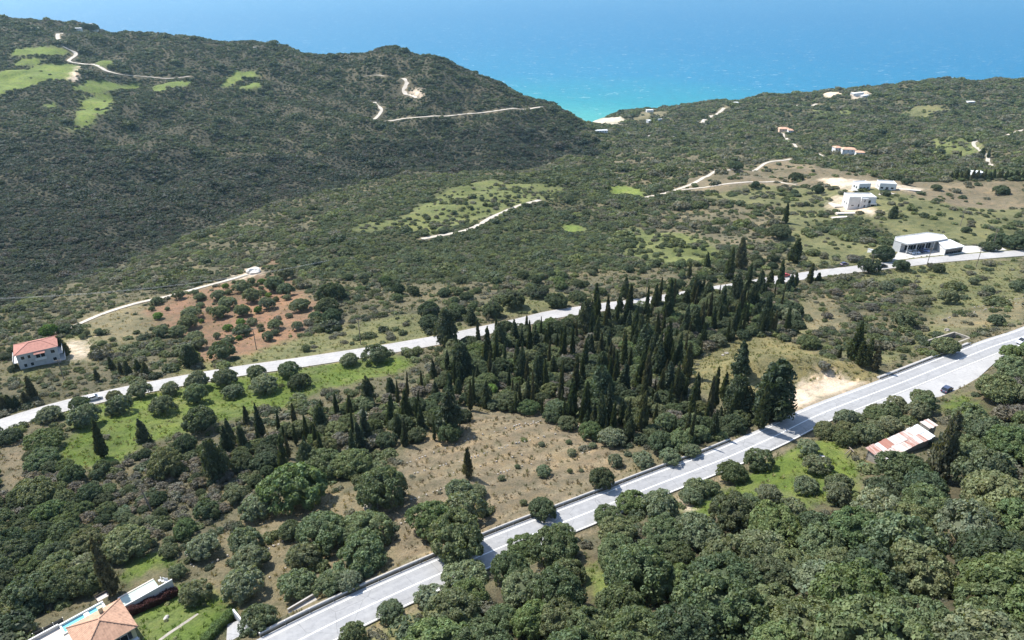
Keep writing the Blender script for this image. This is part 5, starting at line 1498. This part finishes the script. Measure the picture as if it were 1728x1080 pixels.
# -- cars
def car(p_, rz, col, label, name='car', L=4.2, tall=1.5, group=None):
    o = empty(name, p_, rz, label, 'car', group)
    m, nt, pb = mat('car_paint'); pb.inputs['Base Color'].default_value = (*col, 1); pb.inputs['Roughness'].default_value = .28; pb.inputs['Coat Weight'].default_value = .5
    h = L / 2; w = .88
    pr = [(-h, .35), (-h + .05, .75), (-h + .25, .92), (-h + .9, .98), (h * .42, .98), (h - .55, .88), (h - .05, .70), (h, .38), (h * .55, .26), (-h * .55, .26)]
    b = MB()
    n = len(pr)
    V = [(x, -w * (.94 if z > .6 else 1), z) for x, z in pr] + [(x, w * (.94 if z > .6 else 1), z) for x, z in pr]
    b.add(V, [(k, (k + 1) % n, n + (k + 1) % n, n + k) for k in range(n)] + [tuple(range(n - 1, -1, -1)), tuple(range(n, 2 * n))])
    body = b.build('body', m, o)
    x0, x1, x2, x3 = -h + .15, -h + .75, h * .12, h * .52
    cb = MB(); t = .68
    V = [(x0 + .1, -w * .9, .97), (x3, -w * .9, .97), (x3, w * .9, .97), (x0 + .1, w * .9, .97), (x1 - .1, -t, tall - .06), (x2, -t, tall - .06), (x2, t, tall - .06), (x1 - .1, t, tall - .06)]
    cb.add(V, BOXF); cab = cb.build('cabin_glass', M_GLASS, o)
    rb = MB(); rb.box(x1 - .18, x2 + .05, -t - .03, t + .03, tall - .06, tall); rb.build('roof', m, o)
    pl = MB()
    for s in (-1, 1):
        for a, b_ in (((x3, s * w * .91, .97), (x2, s * (t + .02), tall - .03)), ((x0 + .1, s * w * .91, .97), (x1 - .1, s * (t + .02), tall - .03)), ((x0 * .35, s * w * .91, .97), (x0 * .33, s * (t + .02), tall - .03))): pl.tube(a, b_, .045, n=5)
    pl.build('pillars', m, o)
    for x in (-h * .62, h * .62):
        for s in (-1, 1):
            ty = MB().tube((x, s * (w - .16), .32), (x, s * (w + .03), .32), .32, n=14).build('wheel', M_TYRE, o)
            MB().tube((x, s * (w + .031), .32), (x, s * (w + .045), .32), .19, n=10).build('rim', M_RIM, ty)
    for s in (-.6, .6):
        part('headlight', M_LAMP, o, (h - .12, h - .03, s - .16, s + .16, .56, .68)); part('tail_light', M_TAIL, o, (-h - .01, -h + .08, s - .14, s + .14, .62, .80))
    for s in (-1, 1): part('mirror', m, o, (h * .36, h * .36 + .14, s * .9 - .09, s * .9 + .09, .98, 1.1))
    return o
def road_z(line, p_):
    d, z = seg_dist(np.array([p_.x]), np.array([p_.y]), line); return float(z[0])
def dir_at(line, p_):
    k = np.hypot(line[:, 0] - p_.x, line[:, 1] - p_.y).argmin(); k = min(max(k, 1), len(line) - 2)
    d = line[k + 1] - line[k - 1]; return math.atan2(d[1], d[0])
p_ = hit1(1600, 651); p_.z = road_z(LOW, p_) - .01
car(p_, dir_at(LOW, p_) + .12, (.045, .055, .10), 'dark blue hatchback parked on the pale lay-by of the main road', tall=1.58, L=4.3)
p_ = hit1(1726, 575); p_.z = road_z(LOW, p_) + .01
van = car(p_, dir_at(LOW, p_) + math.pi, (.55, .57, .62), 'silver car on the main road at the picture edge', tall=1.7, L=4.8)
for u, v, c, lb, f in ((1424, 450, (.04, .03, .07), 'dark car driving on the upper road in front of the scrub', 0), (1325, 467, (.45, .03, .03), 'red car half hidden by cypresses on the upper road', 0), (1490, 450, (.02, .025, .03), 'black car half hidden by the bush at the forecourt entrance', 0), (160, 674, (.65, .65, .65), 'small white car at the verge of the upper road by the meadow olives', 0)):
    p_ = hit1(u, v); p_.z = road_z(UPP, p_) + .01
    car(p_, dir_at(UPP, p_), c, lb)
for k, (u, v, c, lb) in enumerate(((1536, 427.5, (.7, .7, .7), 'white car parked nearest the ramp wall of the long building'), (1545, 426.5, (.68, .68, .7), 'white car parked second from the ramp wall'), (1553, 425.5, (.02, .03, .09), 'dark blue car parked between the white and pale blue cars'), (1561, 424, (.25, .32, .55), 'pale blue car parked last in the row by the long building'))):
    p_ = on_plane(u, v, zb + .03)
    car(p_, bg.rotation_euler.z - 1.0, c, lb, L=4.1, group='cars parked at the white building')

# -- guard rails along the main road
def sub_line(u0, v0, u1, v1):
    a, b_ = hit1(u0, v0), hit1(u1, v1)
    i = np.hypot(LOW[:, 0] - a.x, LOW[:, 1] - a.y).argmin(); j = np.hypot(LOW[:, 0] - b_.x, LOW[:, 1] - b_.y).argmin()
    return LOW[min(i, j):max(i, j) + 1]
def rail(line, off, label, post=2):
    o = empty('guard_rail', (*line[0, :2], line[0, 2]), 0, label, 'guard rail')
    n = normals2(line); c = line[:, :2] + n * off - line[0, :2]; z = line[:, 2] - line[0, 2]
    V, F = [], []
    prof = ((-.03, .42), (.04, .48), (.0, .56), (.04, .64), (-.03, .72), (-.05, .57))
    for i in range(len(c)):
        for a, h in prof: V.append((*(c[i] - n[i] * a), z[i] + h))
        if i: F += [(6 * i - 6 + k, 6 * i - 6 + (k + 1) % 6, 6 * i + (k + 1) % 6, 6 * i + k) for k in range(6)]
    mesh_obj('beam', V, F, M_STEEL, o)
    for i in range(0, len(c), 1):
        x, y = c[i] + n[i] * .12
        part('post', M_STEEL, o, (x - .06, x + .06, y - .06, y + .06, z[i] - .6, z[i] + .7))
    return o
rail(sub_line(1492, 645, 1640, 585), 4.15, 'steel guard rail on the open curve by the lay-by')
rail(sub_line(430, 1090, 1245, 752), 4.2, 'long steel guard rail above the road from villa to cypress wood')
def kerb_wall(line, a, b_, h, label, name='kerb_wall'):
    o = ribbon(name, line, a, b_, M_CONC, h, thick=h + .6)
    return tag(o, label, 'wall')
kerb_wall(sub_line(430, 1090, 1245, 752), 4.95, 4.5, .25, 'low concrete kerb wall behind the long guard rail')
kerb_wall(sub_line(1492, 645, 1640, 585), 5.3, 4.4, .18, 'wide concrete kerb behind the guard rail on the curve')
p_ = hit1(517, 1031); k = np.hypot(LOW[:, 0] - p_.x, LOW[:, 1] - p_.y).argmin()
cu = empty('culvert', p_, dir_at(LOW, p_), 'concrete culvert box beside the main road', 'culvert')
part('slab', M_CONC, cu, (-2.4, 2.4, -.6, 1.6, -1.2, .25)); part('headwall', M_CONC, cu, (-2.4, 2.4, 1.62, 1.9, -1.2, .8))
p_ = hit1(626, 858)
cu = empty('cistern', p_, .4, 'small pale concrete cistern on the brown terraces', 'cistern')
part('tank', M_CONC, cu, (-1.4, 1.4, -.9, .9, -.8, .7)); part('lid', M_STONE, cu, (-1.5, 1.5, -1.0, 1.0, .7, .82)); part('kerb', M_STONE, cu, (2.0, 4.4, .5, .9, -.6, .4))
# ruin foundation above the guard rail
z0 = hit1(1610, 576).z
rq = [on_plane(u, v, z0 + .5) for u, v in ((1566, 576), (1610, 562), (1636, 571), (1612, 580))]
ru = empty('ruin', (rq[0].x, rq[0].y, z0), 0, 'roofless low stone foundation above the guard rail', 'ruin')
for a, b_ in zip(rq, rq[1:]):
    a2, b2 = a - rq[0], b_ - rq[0]; d = (b2 - a2); n_ = Vector((-d.y, d.x, 0)).normalized() * .25
    MB().slab([tuple((a2 - n_)[:2]), tuple((b2 - n_)[:2]), tuple((b2 + n_)[:2]), tuple((a2 + n_)[:2])], -1.0, .75 + rng.uniform(0, .2)).build('wall', M_STONE, ru)

# -- dry stone terrace walls
def stones(path, label, h=.4, w=.9, every=.8):
    l = gline(path, smooth=1, every=every)
    z = HT(l[:, 0], l[:, 1]); n = normals2(l)
    b = MB()
    for i in range(len(l)):
        if rng.random() < .5: continue
        for lev in range(2):
            if lev and rng.random() < .5: continue
            s = np.array([rng.uniform(.16, .28), rng.uniform(.12, .22), rng.uniform(.08, .16)])
            c = np.array([*(l[i, :2] + n[i] * rng.uniform(-.2, .2) * w), z[i] + h * .35 * lev + rng.uniform(0, .1)])
            a = rng.uniform(0, 3)
            V = []
            for q in ((-1, -1, -1), (1, -1, -1), (1, 1, -1), (-1, 1, -1), (-.8, -.8, 1), (.8, -.8, 1), (.8, .8, 1), (-.8, .8, 1)):
                x, y, zz = np.array(q) * s * (1 + rng.uniform(-.15, .15))
                V.append((c[0] + x * math.cos(a) - y * math.sin(a), c[1] + x * math.sin(a) + y * math.cos(a), c[2] + zz))
            b.add(V, BOXF)
    o = b.build('terrace_wall', M_STONE)
    return tag(o, label, 'stone wall', 'dry stone terrace walls')
for s, lb in (('688,782 730,765 775,748 835,728 900,712', 'dry stone terrace wall highest on the brown field'), ('700,800 760,782 830,762 900,742 960,728', 'second dry stone terrace wall down the brown field'), ('640,905 672,888 700,872 730,855', 'short stone wall left of the tree clump on the brown field'),
              ('675,850 720,835 750,824 780,815', 'stone terrace wall running into the tree clump'), ('840,800 900,782 960,768 1000,762', 'lowest stone wall on the open brown field'), ('760,800 830,782 880,768', 'faint stone row beside the lone cypress'), ('870,725 930,708 985,722', 'faint stone row at the top of the brown field'), ('350,955 380,942 400,930', 'short stone wall among the olives near the villa'), ('420,870 450,862 480,852', 'stone wall among the olives above the terraces'),
              ('430,935 470,918 500,905', 'stone wall between the middle terrace olives'), ('455,975 480,960 500,950', 'stone wall among the olives near the road'), ('310,925 318,945 330,960', 'crumbling stone wall beside the small garden olive'), ('1590,540 1640,528 1700,515 1728,510', 'long terrace edge on the grassy slope'), ('1640,520 1690,510 1728,503', 'upper terrace edge on the grassy slope')):
    stones(s, lb)

# -- dead trunk, poles and wires
a, b_ = hit1(256, 862), None
dep = px_size(a)
dt = empty('dead_trunk', a, 0, 'tall bare dead trunk standing in the grey brushwood', 'dead tree')
MB().tube((0, 0, -.3), (-1.0, .1, 6.2), .2, .10).build('trunk', M_WOOD, dt)
for k, (h, x, z_) in enumerate(((3.0, .8, 1.0), (4.4, -.9, .8), (5.2, .6, .9))): MB().tube((-h / 6.2, 0, h), (-h / 6.2 + x, .3, h + z_), .05, .02, 5).build('branch', M_WOOD, dt)
def pole(u, v, hpx, label, arms=1, lean=0.0):
    p_ = hit1(u, v)
    dp = math.atan2(CAMZ - p_.z, math.hypot(p_.x, p_.y))
    h = min(11, max(6.5, hpx * px_size(p_) / math.cos(dp)))
    o = empty('utility_pole', p_, .3, label, 'utility pole', 'wooden utility poles')
    MB().tube((0, 0, -.8), (0, 0, h), .17, .12).build('post', M_WOOD, o)
    for k in range(arms):
        ar = part('crossarm', M_WOOD, o, (-1.1, 1.1, -.07, .07, h - .35 - .8 * k, h - .2 - .8 * k))
        for x in (-1.0, 0, 1.0): MB().tube((x, 0, h - .2 - .8 * k), (x, 0, h - .02 - .8 * k), .06, .04, 6).build('insulator', M_WHITE, ar)
    return p_ + Vector((0, 0, h)), o
tops = {}
for k, (u, v, h, lb, ar) in dict(a=(433, 590, 36, 'utility pole at the lower edge of the red orchard', 1), b=(609, 582, 44, 'utility pole on the grassy verge above the upper road', 1), c=(832, 536, 42, 'utility pole with white box beside the upper road bend', 1), d=(1467, 461, 32, 'utility pole in front of the roadside bush', 1), e=(1564, 448, 30, 'thin pole in front of the parked cars', 1),
                                 f=(1647, 450, 33, 'leaning pole at the far end of the forecourt', 1), g=(1620, 382, 32, 'utility pole on the slope behind the annex', 1), h=(1673, 421, 46, 'tall utility pole with double crossarm in the bushes', 2), i=(108, 640, 34, 'utility pole below the red roofed house', 1), j=(1090, 500, 30, 'utility pole at the upper road in the cypress spires', 1)).items():
    tops[k] = pole(u, v, h, lb, ar)[0]
M_WIRE = plain('wire', (.10, .10, .10), .6, .05, 1)
M_WIREP = plain('bright_wire', (.55, .55, .55), .4, .05, 1, metal=.5)
def wire(a, b_, sag, label, n=3, r=.022, m=None, gap=.9):
    o = empty('power_line', a, 0, label, 'wires', 'overhead wires')
    d = b_ - a; side = Vector((-d.y, d.x, 0)).normalized()
    for k in range(n):
        pts = [d * t + side * (k - (n - 1) / 2) * gap + Vector((0, 0, -sag * 4 * t * (1 - t))) for t in np.linspace(0, 1, 17)]
        mb = MB()
        for p0, p1 in zip(pts[:-1], pts[1:]): mb.tube(p0, p1, r, n=4)
        mb.build('wire', m or M_WIRE, o)
wire(tops['i'], tops['a'], 2.0, 'overhead wires from the red roofed house to the orchard pole')
wire(tops['a'], tops['b'], 1.6, 'overhead wires from the orchard pole to the verge pole')
wire(tops['b'], tops['c'], 2.0, 'overhead wires from the verge pole to the road bend pole')
wire(tops['c'], tops['j'], 2.2, 'overhead wires from the road bend pole into the cypresses')
wire(tops['j'], tops['d'], 2.5, 'overhead wires from the cypresses to the roadside bush')
wire(tops['d'], tops['e'], 1.0, 'overhead wires in front of the parked cars'); wire(tops['e'], tops['f'], 1.0, 'overhead wires over the forecourt')
wire(tops['g'], tops['h'], 1.2, 'overhead wires behind the annex')
pl_ = on_plane(-40, 505, hit1(110, 520).z + 11); pr_ = hit1(560, 470) + Vector((0, 0, 10))
wire(pl_, pr_, 4.0, 'pale overhead wires across the valley scrub', 2, .03, M_WIREP)
# low scree and pale spots on the far slope above the beach
for i, (u, v, w) in enumerate(((1096, 231, 9), (1120, 228, 7), (1136, 231, 6), (1085, 245, 6), (1058, 227, 5), (430, 81, 7))):
    rock(u, v, w, 'pale outcrop %s' % ('on the dark hill crest' if i == 5 else 'on the slope above the beach, %s from the water' % ordw(i)), .5, name='outcrop', group='pale outcrops')

# ------------------------------------------------------------------ labels: say which one
MARKS = [('the villa', 170, 1040), ('the villa hedge', 260, 985), ('the driveway', 450, 1060), ('the grassy gap', 1020, 985), ('the sandy pull-in', 1170, 845), ('the glade', 1330, 810), ('the rusty shed', 1520, 760), ('the small tin roof', 1582, 722),
         ('the parked dark car', 1600, 645), ('the lay-by', 1660, 630), ('the leaning cypress', 1578, 800), ('the bare trees', 1700, 690), ('the picture foot', 1000, 1075), ('the lower corner', 1700, 1060), ('the picture edge', 1720, 850),
         ('the shed path', 1400, 950), ('the brown field', 760, 720), ('the brown field top', 900, 700), ('the upper road', 900, 540), ('the knoll', 1200, 620), ('the sandy lot', 1340, 690), ('the big conifer', 1260, 720), ('the meadow', 500, 680), ('the red car', 1310, 480),
         ('the tallest cypress', 1122, 600), ('the dead trunk', 245, 830), ('the dry patch', 30, 790), ('the terraces', 420, 870), ('the boxed pole', 832, 520), ('the gravel heap', 430, 458), ('the red orchard', 420, 540), ('the red roofed house', 60, 600),
         ('the green slope track', 800, 380), ('the white building', 1560, 415), ('the white houses', 1450, 335), ('the guard rail', 1580, 590), ('the small field', 1055, 322), ('the pale slope', 1150, 420), ('the lone cypress', 1249, 450), ('the verge pole', 609, 575), ('the wood edge', 640, 740)]
MUV = np.array([(a, b_) for _, a, b_ in MARKS], float)
KINDW = dict(oak='oak', dark='dark evergreen', olive='olive', grey='leafless bush', cypress='slim cypress', conifer='dark conifer', shrub='shrub', bright='fruit tree')
AREA = dict(wood='in the cypress wood', verge='on the road verge', grove='in the sunny glade', lower='in the lower wood', villa='in the corner thicket', thicket='in the side thicket', brush='in the brushwood', mid='in the scrub',
            orchard='in the orchard', slope='on the green slope', slope2='on the pale slope', shrub='in the scrub')
for g, items in LABELQ.items():
    by = {}
    for it in items:
        root, lab, cat, kind, r = it
        u, v, _ = project(np.array(root.location))
        if lab and (len(lab.split()) > 3):
            by.setdefault(lab, []).append((v if 'from the top' in lab else u, root, cat))
        else:
            k = ((MUV - np.array([u, v])) ** 2 * np.array([1, 1.8])).sum(-1).argmin()
            med = dict(oak=4, dark=3, olive=2.8, grey=1.7, cypress=1.0, conifer=2.0, shrub=2.2).get(kind, 3)
            size = 'large' if r > med * 1.12 else 'small' if r < med * .85 else 'middling'
            t = '%s %s %s by %s, {n} from the left' % (size, KINDW[kind], AREA[lab], MARKS[k][0])
            by.setdefault(t, []).append((u, root, cat))
    for lab, l in by.items():
        l.sort(key=lambda q: q[0])
        for i, (_, root, cat) in enumerate(l):
            tag(root, lab.replace('{n}', ordw(i)) if len(l) > 1 else lab.replace(', {n} from the left', ''), cat, g if len(l) > 1 else None)

# ------------------------------------------------------------------ haze over the whole place
HM = bpy.data.materials.new('haze_air')
HM.use_nodes = True
nt = HM.node_tree
nt.nodes.remove(nt.nodes['Principled BSDF'])
pv = nt.nodes.new('ShaderNodeVolumePrincipled')
pv.inputs['Color'].default_value = (.52, .84, 1.0, 1)
pv.inputs['Density'].default_value = 0.00004
pv.inputs['Anisotropy'].default_value = 0.4
nt.links.new(pv.outputs[0], nt.nodes['Material Output'].inputs['Volume'])
X0, X1, Y0, Y1, Z0, Z1 = -16500, 16500, -400, 16500, -120, 300
hv = [(x, y, z) for x in (X0, X1) for y in (Y0, Y1) for z in (Z0, Z1)]
hz = mesh_obj('haze', hv, [(0, 1, 3, 2), (4, 6, 7, 5), (0, 4, 5, 1), (2, 3, 7, 6), (0, 2, 6, 4), (1, 5, 7, 3)], HM)
tag(hz, 'thin blue haze over the hills and the sea', kind='stuff')
